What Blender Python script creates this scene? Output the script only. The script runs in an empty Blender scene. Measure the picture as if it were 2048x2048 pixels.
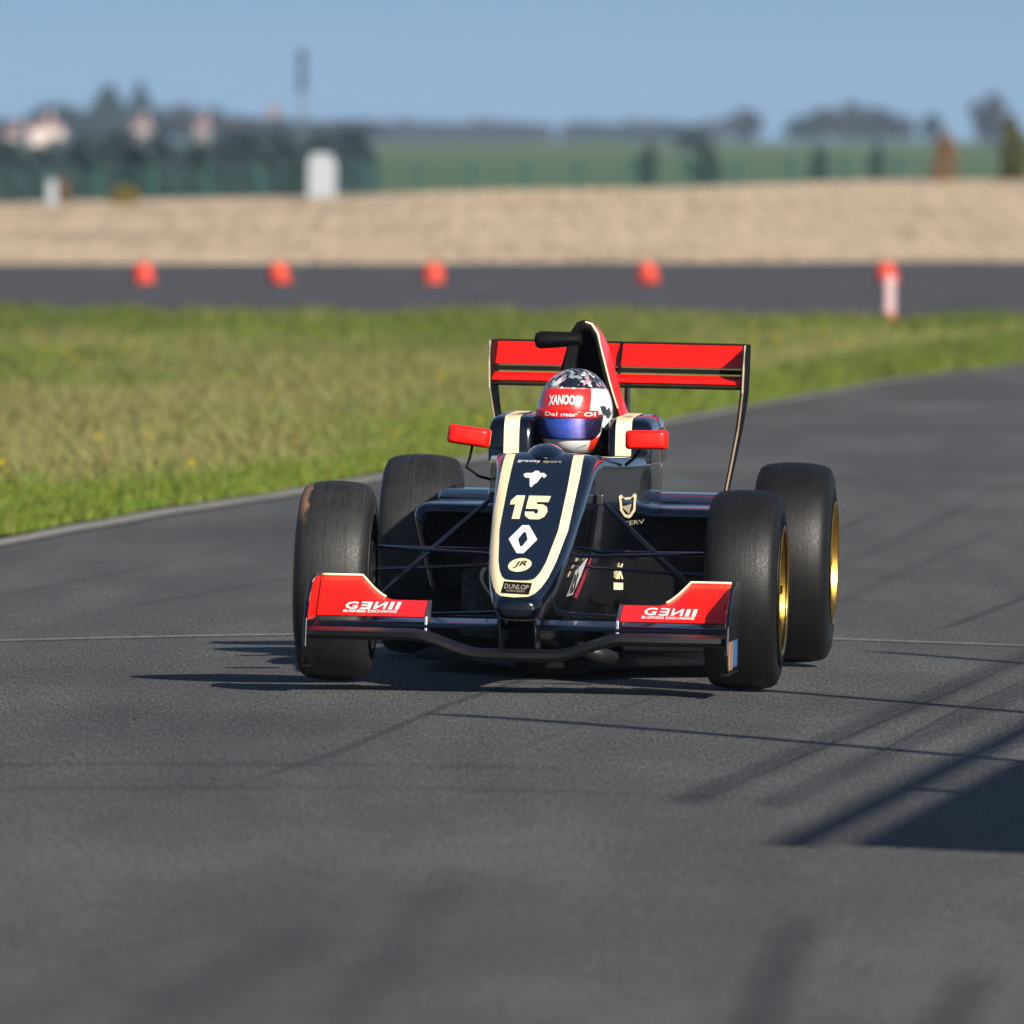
import bpy, bmesh, math, random
import numpy as np
from mathutils import Vector, Matrix
from mathutils.bvhtree import BVHTree

R = math.radians
random.seed(7)
rng = np.random.default_rng(7)
scene = bpy.context.scene
COL = scene.collection

# ------------------------------------------------------------------ camera, sky, sun, exposure
SUN = Vector((0.92, -1.50, 1.0)).normalized()          # direction towards the sun
cam_data = bpy.data.cameras.new('camera')
cam = bpy.data.objects.new('camera', cam_data)
COL.objects.link(cam)
cam.location = (0, 0, 1.4)
cam.rotation_euler = (R(90 - 1.0747), 0, 0)
cam_data.sensor_width = 36
cam_data.lens = 36 * 37000 / 2048
cam_data.clip_start = 0.5
cam_data.clip_end = 9000
cam_data.dof.use_dof = True
cam_data.dof.focus_distance = 50.2
cam_data.dof.aperture_fstop = 11.5
scene.camera = cam

world = bpy.data.worlds.new('World')
scene.world = world
world.use_nodes = True
wn = world.node_tree
wn.nodes.clear()
w_out = wn.nodes.new('ShaderNodeOutputWorld')
w_bg = wn.nodes.new('ShaderNodeBackground')
w_sky = wn.nodes.new('ShaderNodeTexSky')
w_sky.sky_type = 'NISHITA'
w_sky.sun_disc = False
w_sky.sun_elevation = math.asin(SUN.z)
w_sky.sun_rotation = math.atan2(SUN.x, SUN.y)
w_sky.air_density = 1.0
w_sky.dust_density = 0.9
w_sky.ozone_density = 2.5
w_tc = wn.nodes.new('ShaderNodeTexCoord')
w_add = wn.nodes.new('ShaderNodeVectorMath'); w_add.operation = 'ADD'
w_add.inputs[1].default_value = (0, 0, 0.225)
w_nrm = wn.nodes.new('ShaderNodeVectorMath'); w_nrm.operation = 'NORMALIZE'
wn.links.new(w_tc.outputs['Generated'], w_add.inputs[0])
wn.links.new(w_add.outputs[0], w_nrm.inputs[0])
wn.links.new(w_nrm.outputs[0], w_sky.inputs['Vector'])
wn.links.new(w_sky.outputs[0], w_bg.inputs[0])
wn.links.new(w_bg.outputs[0], w_out.inputs[0])
w_bg.inputs[1].default_value = 0.058

sun_data = bpy.data.lights.new('sun', 'SUN')
sun_data.energy = 5.0
sun_data.angle = R(0.53)
sun_data.color = (1.0, 0.93, 0.82)
sun = bpy.data.objects.new('sun', sun_data)
COL.objects.link(sun)
sun.rotation_euler = (-SUN).to_track_quat('-Z', 'Y').to_euler()
sun.location = (20, -30, 40)

vs = scene.view_settings
vs.view_transform = 'Standard'
vs.look = 'None'
vs.exposure = 0.72
vs.gamma = 1.0
vs.use_curve_mapping = False
scene.cycles.max_bounces = 8
scene.cycles.volume_bounces = 1
scene.cycles.use_denoising = True

# ------------------------------------------------------------------ helpers
def tag(o, label=None, cat=None, group=None, kind=None):
    if label: o['label'] = label
    if cat: o['category'] = cat
    if group: o['group'] = group
    if kind: o['kind'] = kind
    return o

def empty(name, loc=(0, 0, 0), rot=(0, 0, 0)):
    o = bpy.data.objects.new(name, None)
    o.empty_display_size = 0.1
    COL.objects.link(o)
    o.location = loc; o.rotation_euler = rot
    return o

def mesh_obj(name, verts, faces, mat, parent=None, smooth=False, sub=0, bevel=0.0, auto=None, solid=0.0):
    me = bpy.data.meshes.new(name)
    me.from_pydata([tuple(v) for v in verts], [], [tuple(f) for f in faces])
    bm = bmesh.new(); bm.from_mesh(me)
    bmesh.ops.recalc_face_normals(bm, faces=bm.faces)
    bm.to_mesh(me); bm.free()
    o = bpy.data.objects.new(name, me)
    COL.objects.link(o)
    if mat: me.materials.append(mat)
    if parent: o.parent = parent
    if smooth:
        me.polygons.foreach_set('use_smooth', [True] * len(me.polygons))
        if auto is not None:
            set_sharp(me, auto)
    if solid:
        m = o.modifiers.new('solid', 'SOLIDIFY'); m.thickness = solid; m.offset = 0
    if bevel:
        m = o.modifiers.new('bevel', 'BEVEL'); m.width = bevel; m.segments = 2; m.limit_method = 'ANGLE'
    if sub:
        m = o.modifiers.new('sub', 'SUBSURF'); m.levels = sub; m.render_levels = sub
    return o

def set_sharp(me, deg):
    bm = bmesh.new(); bm.from_mesh(me)
    for e in bm.edges:
        if len(e.link_faces) == 2 and e.calc_face_angle(0) > R(deg):
            e.smooth = False
    bm.to_mesh(me); bm.free()

def obj_copy(o, parent=None):
    c = o.copy(); COL.objects.link(c)
    if parent is not None: c.parent = parent
    return c

def copy_tree(o, parent=None):
    c = obj_copy(o, parent)
    if parent is None: c.parent = None
    for ch in list(o.children):
        copy_tree(ch, c)
    return c

class MB:
    def __init__(s): s.v = []; s.f = []
    def add(s, v, f):
        n = len(s.v); s.v += [tuple(p) for p in v]; s.f += [tuple(i + n for i in q) for q in f]; return s
    def box(s, a, b):
        x0, y0, z0 = a; x1, y1, z1 = b
        return s.add([(x0,y0,z0),(x1,y0,z0),(x1,y1,z0),(x0,y1,z0),(x0,y0,z1),(x1,y0,z1),(x1,y1,z1),(x0,y1,z1)],
                     [(0,3,2,1),(4,5,6,7),(0,1,5,4),(1,2,6,5),(2,3,7,6),(3,0,4,7)])
    def tube(s, path, r, n=8, flat=1.0, cap=True):
        path = [Vector(p) for p in path]
        rr = r if isinstance(r, (list, tuple)) else [r] * len(path)
        V = []; F = []
        for i, p in enumerate(path):
            t = (path[min(i + 1, len(path) - 1)] - path[max(i - 1, 0)]).normalized()
            up = Vector((0, 0, 1)) if abs(t.z) < .95 else Vector((0, 1, 0))
            a = t.cross(up).normalized(); b = a.cross(t).normalized()
            for k in range(n):
                th = 2 * math.pi * k / n
                V.append(p + a * math.cos(th) * rr[i] + b * math.sin(th) * rr[i] * flat)
        for i in range(len(path) - 1):
            for k in range(n):
                F.append((i*n+k, i*n+(k+1) % n, (i+1)*n+(k+1) % n, (i+1)*n+k))
        if cap:
            F.append(tuple(range(n))[::-1]); F.append(tuple((len(path)-1)*n+k for k in range(n)))
        return s.add(V, F)
    def loft(s, rings, closed=True, cap=(True, True)):
        n = len(rings[0]); V = [p for r in rings for p in r]; F = []
        for i in range(len(rings) - 1):
            for k in range(n if closed else n - 1):
                F.append((i*n+k, i*n+(k+1) % n, (i+1)*n+(k+1) % n, (i+1)*n+k))
        if cap[0]: F.append(tuple(range(n))[::-1])
        if cap[1]: F.append(tuple((len(rings)-1)*n+k for k in range(n)))
        return s.add(V, F)
    def lathe_x(s, prof, n=64, closed=False):
        # prof: list of (x, r) spun about the x axis
        V = []; F = []; m = len(prof)
        for k in range(n):
            th = 2 * math.pi * k / n
            for (x, r) in prof: V.append((x, r * math.cos(th), r * math.sin(th)))
        for k in range(n):
            for j in range(m if closed else m - 1):
                j2 = (j + 1) % m
                F.append((k*m+j, k*m+j2, ((k+1) % n)*m+j2, ((k+1) % n)*m+j))
        return s.add(V, F)
    def lathe_z(s, prof, n=32, cap=True):
        V = []; F = []; m = len(prof)
        for k in range(n):
            th = 2 * math.pi * k / n
            for (r, z) in prof: V.append((r * math.cos(th), r * math.sin(th), z))
        for k in range(n):
            for j in range(m - 1):
                F.append((k*m+j, ((k+1) % n)*m+j, ((k+1) % n)*m+j+1, k*m+j+1))
        if cap:
            F.append(tuple(k*m for k in range(n))); F.append(tuple(k*m+m-1 for k in range(n))[::-1])
        return s.add(V, F)
    def prism(s, poly, axis, d0, d1):
        # poly of 2D points extruded along axis ('x': (y,z), 'y': (x,z), 'z': (x,y))
        n = len(poly)
        def P(p, d):
            return {'x': (d, p[0], p[1]), 'y': (p[0], d, p[1]), 'z': (p[0], p[1], d)}[axis]
        V = [P(p, d0) for p in poly] + [P(p, d1) for p in poly]
        F = [tuple(range(n))[::-1], tuple(range(n, 2*n))] + [(i, (i+1) % n, n+(i+1) % n, n+i) for i in range(n)]
        return s.add(V, F)
    def build(s, name, mat, parent=None, **k): return mesh_obj(name, s.v, s.f, mat, parent, **k)

# ------------------------------------------------------------------ materials
class NT:
    def __init__(s, name):
        s.m = bpy.data.materials.new(name); s.m.use_nodes = True
        s.t = s.m.node_tree; s.b = s.t.nodes['Principled BSDF']; s.out = s.t.nodes['Material Output']
    def n(s, typ, **k):
        nd = s.t.nodes.new(typ)
        for a, v in k.items(): setattr(nd, a, v)
        return nd
    def l(s, a, b): s.t.links.new(a, b)
    def coord(s, scale=(1, 1, 1), kind='Object'):
        tc = s.n('ShaderNodeTexCoord'); mp = s.n('ShaderNodeMapping')
        mp.inputs['Scale'].default_value = scale
        s.l(tc.outputs[kind], mp.inputs[0]); return mp.outputs[0]
    def noise(s, co, scale, detail=4, rough=.6):
        nd = s.n('ShaderNodeTexNoise'); nd.inputs['Scale'].default_value = scale
        nd.inputs['Detail'].default_value = detail; nd.inputs['Roughness'].default_value = rough
        s.l(co, nd.inputs['Vector']); return nd.outputs['Fac']
    def ramp(s, fac, stops):
        nd = s.n('ShaderNodeValToRGB'); e = nd.color_ramp.elements
        while len(e) < len(stops): e.new(0.5)
        for i, (p, c) in enumerate(stops):
            e[i].position = p; e[i].color = (c[0], c[1], c[2], 1) if not isinstance(c, (int, float)) else (c, c, c, 1)
        s.l(fac, nd.inputs[0]); return nd.outputs[0]
    def mix(s, fac, a, b, mode='MIX'):
        nd = s.n('ShaderNodeMix', data_type='RGBA', blend_type=mode)
        for sock, v in ((nd.inputs[0], fac), (nd.inputs[6], a), (nd.inputs[7], b)):
            if isinstance(v, (int, float)): sock.default_value = v
            elif isinstance(v, tuple): sock.default_value = (*v, 1) if len(v) == 3 else v
            else: s.l(v, sock)
        return nd.outputs[2]
    def math(s, op, a, b=None, clamp=False):
        nd = s.n('ShaderNodeMath', operation=op); nd.use_clamp = clamp
        for i, v in enumerate((a, b)):
            if v is None: continue
            if isinstance(v, (int, float)): nd.inputs[i].default_value = v
            else: s.l(v, nd.inputs[i])
        return nd.outputs[0]
    def bump(s, h, strength, dist=0.01):
        nd = s.n('ShaderNodeBump'); nd.inputs['Strength'].default_value = strength
        nd.inputs['Distance'].default_value = dist
        s.l(h, nd.inputs['Height']); s.l(nd.outputs[0], s.b.inputs['Normal'])
    def set(s, **k):
        names = dict(col='Base Color', rough='Roughness', metal='Metallic', coat='Coat Weight', coat_r='Coat Roughness',
                     ior='IOR', spec='Specular IOR Level', trans='Transmission Weight', alpha='Alpha', sheen='Sheen Weight')
        for a, v in k.items():
            i = s.b.inputs[names[a]]
            if isinstance(v, (int, float)): i.default_value = v
            elif isinstance(v, tuple): i.default_value = (*v, 1)
            else: s.l(v, i)
        return s

def paint(name, col, rough=.25, coat=1.0, coat_r=.04, var=.12, spec=.5, metal=0.0, scale=6):
    t = NT(name); co = t.coord()
    f = t.noise(co, scale, 5)
    d = tuple(c * (1 - var) for c in col); u = tuple(min(1, c * (1 + var)) for c in col)
    t.set(col=t.ramp(f, [(.3, d), (.7, u)]), coat=coat, coat_r=coat_r, spec=spec, metal=metal)
    g = t.noise(co, scale * 5, 3)
    t.set(rough=t.ramp(g, [(.3, rough * .8), (.75, min(1, rough * 1.35))]))
    return t.m

M = {}
M['black'] = paint('black_gloss_paint', (.0010, .0020, .0060), .20, .85, .04, spec=.3)
M['matte'] = paint('matt_black', (.0035, .0035, .004), .65, 0, .3, spec=.12)
M['red'] = paint('red_paint', (.86, .007, .002), .4, .35, .12, .05, spec=.3)
M['cream'] = paint('cream_vinyl', (.84, .70, .42), .45, .2, .2, .05)
M['white'] = paint('white_vinyl', (.82, .82, .82), .45, .2, .2, .03)
M['gold'] = paint('gold_rim', (.62, .37, .075), .32, 0, .1, .1, metal=1.0)
M['steel'] = paint('brushed_metal', (.45, .45, .47), .35, 0, .1, .15, metal=1.0)
M['dark_metal'] = paint('dark_metal', (.05, .05, .055), .4, 0, .1, .2, metal=.8)
M['suit'] = paint('race_suit', (.02, .02, .025), .8, 0, .3, .3, scale=30)
M['blue_sticker'] = paint('blue_sticker', (.04, .13, .30), .4, .2, .2)
M['tan_sticker'] = paint('tan_sticker', (.34, .18, .08), .4, .2, .2)
M['plank'] = paint('worn_plank', (.06, .022, .012), .8, 0, .3, .3)
M['grey_vinyl'] = paint('grey_vinyl', (.42, .36, .24), .5, .1, .2)
M['magenta'] = paint('crimson_vinyl', (.55, .02, .07), .4, .3, .2)

def carbon():
    t = NT('carbon_fibre'); co = t.coord()
    w1 = t.n('ShaderNodeTexChecker'); w1.inputs['Scale'].default_value = 160
    t.l(co, w1.inputs['Vector'])
    t.set(col=t.mix(w1.outputs['Fac'], (.0025, .003, .0035), (.007, .0075, .009)), rough=.4, coat=.08, coat_r=.15, spec=.1)
    t.bump(w1.outputs['Fac'], .15, .002)
    return t.m
M['carbon'] = carbon()

def rubber(name, light, clay=False):
    t = NT(name); co = t.coord()
    # tyre space: x across the tread
    a = t.noise(t.coord((150, 5, 5)), 1.0, 6, .75)
    b = t.noise(co, 18, 5, .6)
    c = t.noise(co, 160, 3, .7)
    base = t.ramp(a, [(.34, (.008*light, .0078*light, .0076*light)), (.66, (.034*light, .033*light, .032*light))])
    col = t.mix(t.ramp(b, [(.45, 0), (.75, .6)]), base, (.040*light, .038*light, .035*light))
    if clay:      # dried dirt picked up on the outer shoulder
        sp = t.n('ShaderNodeSeparateXYZ'); t.l(co, sp.inputs[0])
        def sm(v, a, b_):
            nd = t.n('ShaderNodeMapRange', interpolation_type='SMOOTHSTEP'); nd.inputs['From Min'].default_value = a; nd.inputs['From Max'].default_value = b_
            t.l(v, nd.inputs['Value']); return nd.outputs[0]
        w = t.math('ADD', sp.outputs[0], t.math('MULTIPLY', t.math('SUBTRACT', b, .5), .05))
        mk = t.math('MULTIPLY', t.math('MULTIPLY', sm(w, -.062, -.074), sm(sp.outputs[0], -.099, -.088)), t.math('MULTIPLY', sm(sp.outputs[2], .15, .21), sm(sp.outputs[1], .0, -.04)))
        col = t.mix(t.math('MULTIPLY', mk, t.ramp(a, [(.3, .35), (.55, 1.0)])), col, (.20, .115, .06))
    t.set(col=col, rough=t.ramp(c, [(.3, .40), (.7, .62)]), spec=.36)
    t.bump(t.mix(.5, a, c), .5, .003)
    return t.m
M['rubber'] = rubber('tyre_rubber', .20)
M['rubber_dusty'] = rubber('tyre_rubber_dusty', .68)
M['rubber_clay'] = rubber('tyre_rubber_clay', .68, True)
def dust():
    t = NT('dried_clay'); co = t.coord((40, 8, 8))
    f = t.noise(co, 1.0, 5, .7)
    t.set(col=t.ramp(f, [(.35, (.05, .035, .022)), (.65, (.26, .15, .075))]), rough=.9)
    return t.m
M['clay'] = dust()

def mesh_mat(name, c1, c2, sc):
    t = NT(name); co = t.coord()
    v = t.n('ShaderNodeTexVoronoi'); v.feature = 'DISTANCE_TO_EDGE'; v.inputs['Scale'].default_value = sc
    t.l(co, v.inputs['Vector'])
    t.set(col=t.ramp(v.outputs['Distance'], [(.05, c1), (.16, c2)]), rough=.5, metal=.5)
    t.bump(v.outputs['Distance'], .6, .004)
    return t.m
M['radiator'] = mesh_mat('radiator_mesh', (.022, .022, .024), (.002, .002, .0025), 90)

# ------------------------------------------------------------------ the ground
def crown(x):
    x = np.clip(x, -4, 5)
    return -.006 * x - .036 * .743 * np.log(np.cosh((x + .3) / .743))
def hgt(x, y):
    f = np.clip((85 - np.asarray(y, float)) / 25, 0, 1); f = f * f * (3 - 2 * f)
    return crown(np.asarray(x, float)) * f
def H(x, y): return float(hgt(x, y))

def sheet(name, xs, ys, zf, mat, kind='structure'):
    xs = np.asarray(xs); ys = np.asarray(ys)
    X, Y = np.meshgrid(xs, ys); Z = zf(X, Y)
    nx, ny = len(xs), len(ys)
    v = np.stack([X, Y, Z], -1).reshape(-1, 3)
    i = np.arange((ny - 1) * (nx - 1)); r = i // (nx - 1); c = i % (nx - 1)
    a = r * nx + c
    f = np.stack([a, a + 1, a + nx + 1, a + nx], -1)
    o = mesh_obj(name, v.tolist(), f.tolist(), mat, smooth=True)
    return tag(o, kind=kind)

def asphalt(name, tint, mark=1.0):
    t = NT(name)
    co = t.coord()
    fine = t.noise(co, 170, 3, .8)                       # aggregate
    grain = t.noise(t.coord((130, 6, 1)), 1.0, 3, .8)   # dragged rubber grain along the lane
    mid = t.noise(t.coord((1.6, .10, 1)), 1.0, 5, .6)    # worn lanes
    big = t.noise(t.coord((.9, .25, 1)), 1.0, 3, .5)
    v = t.n('ShaderNodeTexVoronoi'); v.inputs['Scale'].default_value = 95; t.l(co, v.inputs['Vector'])
    c = t.ramp(fine, [(.25, tuple(.62 * k for k in tint)), (.6, tint), (.8, tuple(1.7 * k for k in tint))])
    c = t.mix(.72, c, t.ramp(grain, [(.36, tuple(.25 * k for k in tint)), (.5, tint), (.66, tuple(2.3 * k for k in tint))]))
    c = t.mix(1.0, c, t.ramp(mid, [(.35, .76), (.65, 1.12)]), 'MULTIPLY')
    pat = t.noise(t.coord((4.5, .55, 1)), 1.0, 5, .65)   # mottled wear
    c = t.mix(1.0, c, t.ramp(pat, [(.36, .90), (.64, 1.07)]), 'MULTIPLY')
    c = t.mix(1.0, c, t.ramp(big, [(.35, .85), (.65, 1.1)]), 'MULTIPLY')
    spk = t.ramp(v.outputs['Distance'], [(.05, 1.0), (.16, 0.0)])
    c = t.mix(t.math('MULTIPLY', spk, .30), c, (.40, .38, .35))
    t.set(col=c, rough=.85, spec=.3)
    t.bump(t.mix(.5, fine, grain), .55, .006)
    return t.m
M['asphalt'] = asphalt('track_asphalt', (.066, .0665, .0675))
M['asphalt_far'] = asphalt('far_asphalt', (.052, .052, .056))

def soil():
    t = NT('verge_soil'); co = t.coord()
    f = t.noise(co, 1.2, 6, .65)
    t.set(col=t.ramp(f, [(.35, (.045, .055, .014)), (.6, (.085, .080, .030)), (.75, (.13, .11, .055))]), rough=1.0, spec=.1)
    t.bump(t.noise(co, 40, 4), .6, .03)
    return t.m
M['soil'] = soil()

def gravel():
    t = NT('gravel_trap'); co = t.coord()
    f = t.noise(co, 7, 6, .75); g = t.noise(t.coord((.12, .06, .12)), 1.0, 4, .6)
    c = t.ramp(f, [(.25, (.36, .275, .185)), (.5, (.49, .385, .27)), (.78, (.60, .50, .38))])
    c = t.mix(1.0, c, t.ramp(g, [(.3, (.88, .84, .82)), (.7, (1.16, 1.14, 1.12))]), 'MULTIPLY')
    c = t.mix(1.0, c, t.ramp(t.noise(t.coord((9, .07, 1)), 1.0, 4, .75), [(.36, .66), (.64, 1.30)]), 'MULTIPLY')
    t.set(col=c, rough=1.0, spec=.1)
    t.bump(f, .8, .08)
    return t.m
M['gravel'] = gravel()

def field():
    t = NT('far_field'); co = t.coord((.004, .0012, .01))
    f = t.noise(co, 1.0, 4, .6)
    t.set(col=t.ramp(f, [(.35, (.055, .098, .040)), (.65, (.085, .115, .050))]), rough=1.0, spec=.1)
    return t.m
M['field'] = field()

def ground_z(X, Y): return np.full_like(X, -.35)
sheet('ground', np.linspace(-2500, 2500, 11), np.linspace(-300, 5500, 11), ground_z, M['soil'])

xs = np.concatenate([np.linspace(-14, -4.2, 8), np.linspace(-4, 5, 91), np.linspace(5.3, 16, 8)])
sheet('track', xs, np.linspace(-12, 182, 98), lambda X, Y: hgt(X, Y), M['asphalt'])

EDGE = [(-2.45, 61.5), (-2.19, 65.8), (-1.929, 69.7), (-1.692, 72.36), (-1.432, 75.03), (-1.145, 77.45), (-.845, 80.55), (-.587, 83.29),
        (-.217, 88.1), (.089, 91.56), (.851, 101.03), (1.33, 107.0), (1.94, 113.99), (2.546, 121.05), (3.59, 129.72),
        (5.0, 139.0), (7.2, 150.0), (10.5, 162.0), (14.0, 170.0)]
EX = np.array([e[0] for e in EDGE]); EY = np.array([e[1] for e in EDGE])
def edge_y(x):   # depth where the verge starts for a given x
    x = np.asarray(x, float)
    y = np.interp(x, EX, EY)
    return np.where(x < EX[0], EY[0] + (x - EX[0]) * 14.0, y)
def far_y(x): return 162.0 + 0.55 * np.sin(np.asarray(x) * .8) - .95 * np.asarray(x)

def strip(name, xs, ylo, yhi, nz, mat, dz, rows=24):
    V = []; F = []
    for x in xs:
        a, b = float(ylo(x)), float(yhi(x))
        for k in range(rows + 1):
            y = a + (b - a) * k / rows
            V.append((x, y, H(x, y) + dz))
    n = rows + 1
    for i in range(len(xs) - 1):
        for k in range(rows):
            F.append((i*n+k, (i+1)*n+k, (i+1)*n+k+1, i*n+k+1))
    return tag(mesh_obj(name, V, F, mat, smooth=True), kind='structure')
strip('grass_verge', np.concatenate([np.linspace(-6.4, 3.6, 101), np.linspace(3.8, 13, 24)]), edge_y, far_y, 1, M['soil'], .022, 40)

def concrete():
    t = NT('edge_concrete'); co = t.coord()
    f = t.noise(co, 9, 6, .7); g = t.noise(t.coord((30, 3, 1)), 1, 4, .7)
    t.set(col=t.mix(.5, t.ramp(f, [(.3, (.13, .128, .12)), (.7, (.27, .265, .25))]), t.ramp(g, [(.3, (.11, .11, .105)), (.7, (.30, .29, .27))])), rough=.9, spec=.2)
    t.bump(f, .4, .01)
    return t.m
M['concrete'] = concrete()
strip('track_edge_strip', np.linspace(-6.4, 6.0, 311), lambda x: edge_y(x) - 1.5 + .12 * np.clip(np.asarray(x) + 1, 0, 5) + .10 * np.sin(np.asarray(x) * 9.1) + .07 * np.sin(np.asarray(x) * 21.7), lambda x: edge_y(x) + .3, 1, M['concrete'], .008, 3)

sheet('far_track', np.linspace(-70, 70, 15), np.linspace(168, 285, 14), lambda X, Y: np.full_like(X, .006), M['asphalt_far'])

def bank_z(X, Y):
    base = 262.5 + .75 * X * np.clip((X + 10) / 20, 0, 1) * .9
    top = .93 + .0258 * np.clip(X, -60, 60) + .05 * np.sin(X * .55) * np.clip((Y - 300) / 40, 0, 1)
    s = np.clip((Y - 262) / (338 - 262), 0, 1)
    return -.05 + (top + .05) * (s ** 1.15) + .02 * np.sin(X * 1.7 + Y * .21)
def sand_base(x): return 261.0 + .55 * np.clip(x, -40, 40)
xs = np.linspace(-60, 60, 121)
V = []; F = []; n = 41
for x in xs:
    a = float(sand_base(x)) + .8 * math.sin(x * 1.3) + .5 * math.sin(x * 3.1)
    for k in range(n):
        y = a + (345 - a) * k / (n - 1)
        s = k / (n - 1)
        top = .93 + .0258 * max(-25, min(25, x))
        V.append((x, y, .02 + (top - .02) * s ** 1.1 + .02 * math.sin(x * .9 + k) * s))
for i in range(len(xs) - 1):
    for k in range(n - 1):
        F.append((i*n+k, (i+1)*n+k, (i+1)*n+k+1, i*n+k+1))
tag(mesh_obj('gravel_bank', V, F, M['gravel'], smooth=True), kind='structure')
def bank_top(x): return .93 + .0258 * max(-25, min(25, x))

def hill_z(X, Y):
    s = np.clip((Y - 352) / (2600 - 352), 0, 1)
    # the land climbs gently to the ridge; a little lower on the left where the wood stands
    r = 3.9 + .9 * np.sin(X * .004 + 1.2)
    return .15 + (r - .15) * s + np.clip((Y - 2600) / 2200, 0, 1) * -2.0
sheet('hillside', np.linspace(-420, 420, 61), np.concatenate([np.linspace(352, 2600, 40), np.linspace(2700, 5200, 10)]), hill_z, M['field'])
def HZ(x, y): return float(hill_z(np.array(float(x)), np.array(float(y))))

# painted line across the track (thin, worn)
def worn_paint():
    t = NT('worn_white_paint'); co = t.coord()
    f = t.noise(co, 30, 6, .75)
    t.set(col=t.ramp(f, [(.40, (.08, .08, .08)), (.64, (.42, .41, .39))]), rough=.8)
    return t.m
M['line'] = worn_paint()
V = []; F = []
lx = np.linspace(-5, 6, 111)
ly = np.interp(lx, [-5, -1.5, -.6, 1.0, 1.55, 6], [55.1, 55.0, 55.0, 55.86, 55.98, 56.6])
for x, y in zip(lx, ly):
    V += [(x, y - .042, H(x, y) + .004), (x, y + .042, H(x, y) + .004)]
for i in range(len(lx) - 1): F.append((2*i, 2*i+2, 2*i+3, 2*i+1))
tag(mesh_obj('start_line', V, F, M['line']), kind='structure')

# rubber marks and sealed joints on the track: thin ribbons with frayed edges
def mark_mat(name, strength):
    t = NT(name)
    uv = t.n('ShaderNodeUVMap')
    sp = t.n('ShaderNodeSeparateXYZ'); t.l(uv.outputs[0], sp.inputs[0])
    e = t.math('ABSOLUTE', t.math('SUBTRACT', sp.outputs[0], .5))
    prof = t.ramp(e, [(.10, 1.0), (.5, 0.0)])
    en = t.math('ABSOLUTE', t.math('SUBTRACT', sp.outputs[1], .5))
    ends = t.ramp(en, [(.30, 1.0), (.5, 0.0)])
    g = t.ramp(t.noise(t.coord((70, 3, 1)), 1.0, 4, .7), [(.3, .35), (.7, 1.0)])
    a = t.math('MULTIPLY', t.math('MULTIPLY', prof, ends), t.math('MULTIPLY', g, strength))
    t.set(col=(.018, .018, .020), rough=.8, alpha=a)
    return t.m
M['mark'] = mark_mat('rubber_mark', .5)
M['mark_soft'] = mark_mat('rubber_mark_soft', .19)
M['joint'] = mark_mat('sealed_joint', .22)
def ribbon(name, pts, w, mat, dz=.004, n=40):
    pts = np.array(pts, float)
    d = np.concatenate([[0], np.cumsum(np.linalg.norm(np.diff(pts, axis=0), axis=1))])
    s = np.linspace(0, d[-1], n)
    P = np.stack([np.interp(s, d, pts[:, k]) for k in (0, 1)], -1)
    T = np.gradient(P, axis=0); T /= np.linalg.norm(T, axis=1)[:, None]
    N = np.stack([-T[:, 1], T[:, 0]], -1)
    V = []; F = []; UV = []
    for i in range(n):
        for sgn in (-1, 0, 1):
            q = P[i] + N[i] * w / 2 * sgn
            V.append((q[0], q[1], H(q[0], q[1]) + dz)); UV.append(((sgn + 1) / 2, i / (n - 1)))
    for i in range(n - 1):
        for k in (0, 1): F.append((i*3+k, i*3+k+1, i*3+k+4, i*3+k+3))
    o = mesh_obj(name, V, F, mat)
    uvl = o.data.uv_layers.new(name='UVMap')
    for lp in o.data.loops: uvl.data[lp.index].uv = UV[lp.vertex_index]
    o.visible_shadow = True
    return tag(o, kind='structure')
for pts, w, m in [
    ([(-.66, 41.2), (-.41, 44.0), (-.159, 47.95), (.02, 50.2), (.3, 54)], .045, 'mark'),
    ([(-.1, 43.2), (.031, 44.56), (.402, 49.38), (.7, 53)], .04, 'mark_soft'),
    ([(1.25, 56.6), (1.393, 58.3), (1.727, 62.38), (2.0, 66.5)], .05, 'mark'),
    ([(-1.5, 57.0), (-1.0, 60.5), (-.4, 65.5), (0, 70)], .10, 'mark_soft'),
    ([(-1.9, 59.0), (-1.3, 64.5), (-.9, 69)], .08, 'mark_soft'),
    ([(.34, 28.5), (.44, 31.5), (.56, 35.2)], .13, 'mark'),
    ([(.62, 28), (.72, 30.5), (.84, 33)], .14, 'mark'),
    ([(-.75, 28), (-.55, 31), (-.35, 34)], .24, 'mark_soft'),
    ([(.5, 42), (.95, 47.5), (1.4, 53)], .022, 'mark'),
    ([(.75, 43), (1.15, 48.5), (1.6, 54)], .018, 'mark'),
    ([(.2, 57), (.8, 65), (1.6, 77)], .035, 'mark'),
    ([(-.30, 29), (-.2, 33), (-.1, 37)], .16, 'mark_soft'),
    ([(.62, 58), (1.0, 64), (1.5, 71), (2.1, 80)], .12, 'mark_soft'),
    ([(.9, 58), (1.35, 65), (2.0, 74)], .10, 'mark_soft'),
    ([(-2.6, 43.55), (-1.2, 43.38), (-.575, 43.1), (.5, 42.9)], .35, 'joint'),
    ([(-2.6, 41.75), (-1.15, 41.62), (-.078, 41.41), (.9, 41.2)], .32, 'joint'),
    ]:
    ribbon('tyre_mark' if m != 'joint' else 'sealed_joint', pts, w, M[m])

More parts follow.
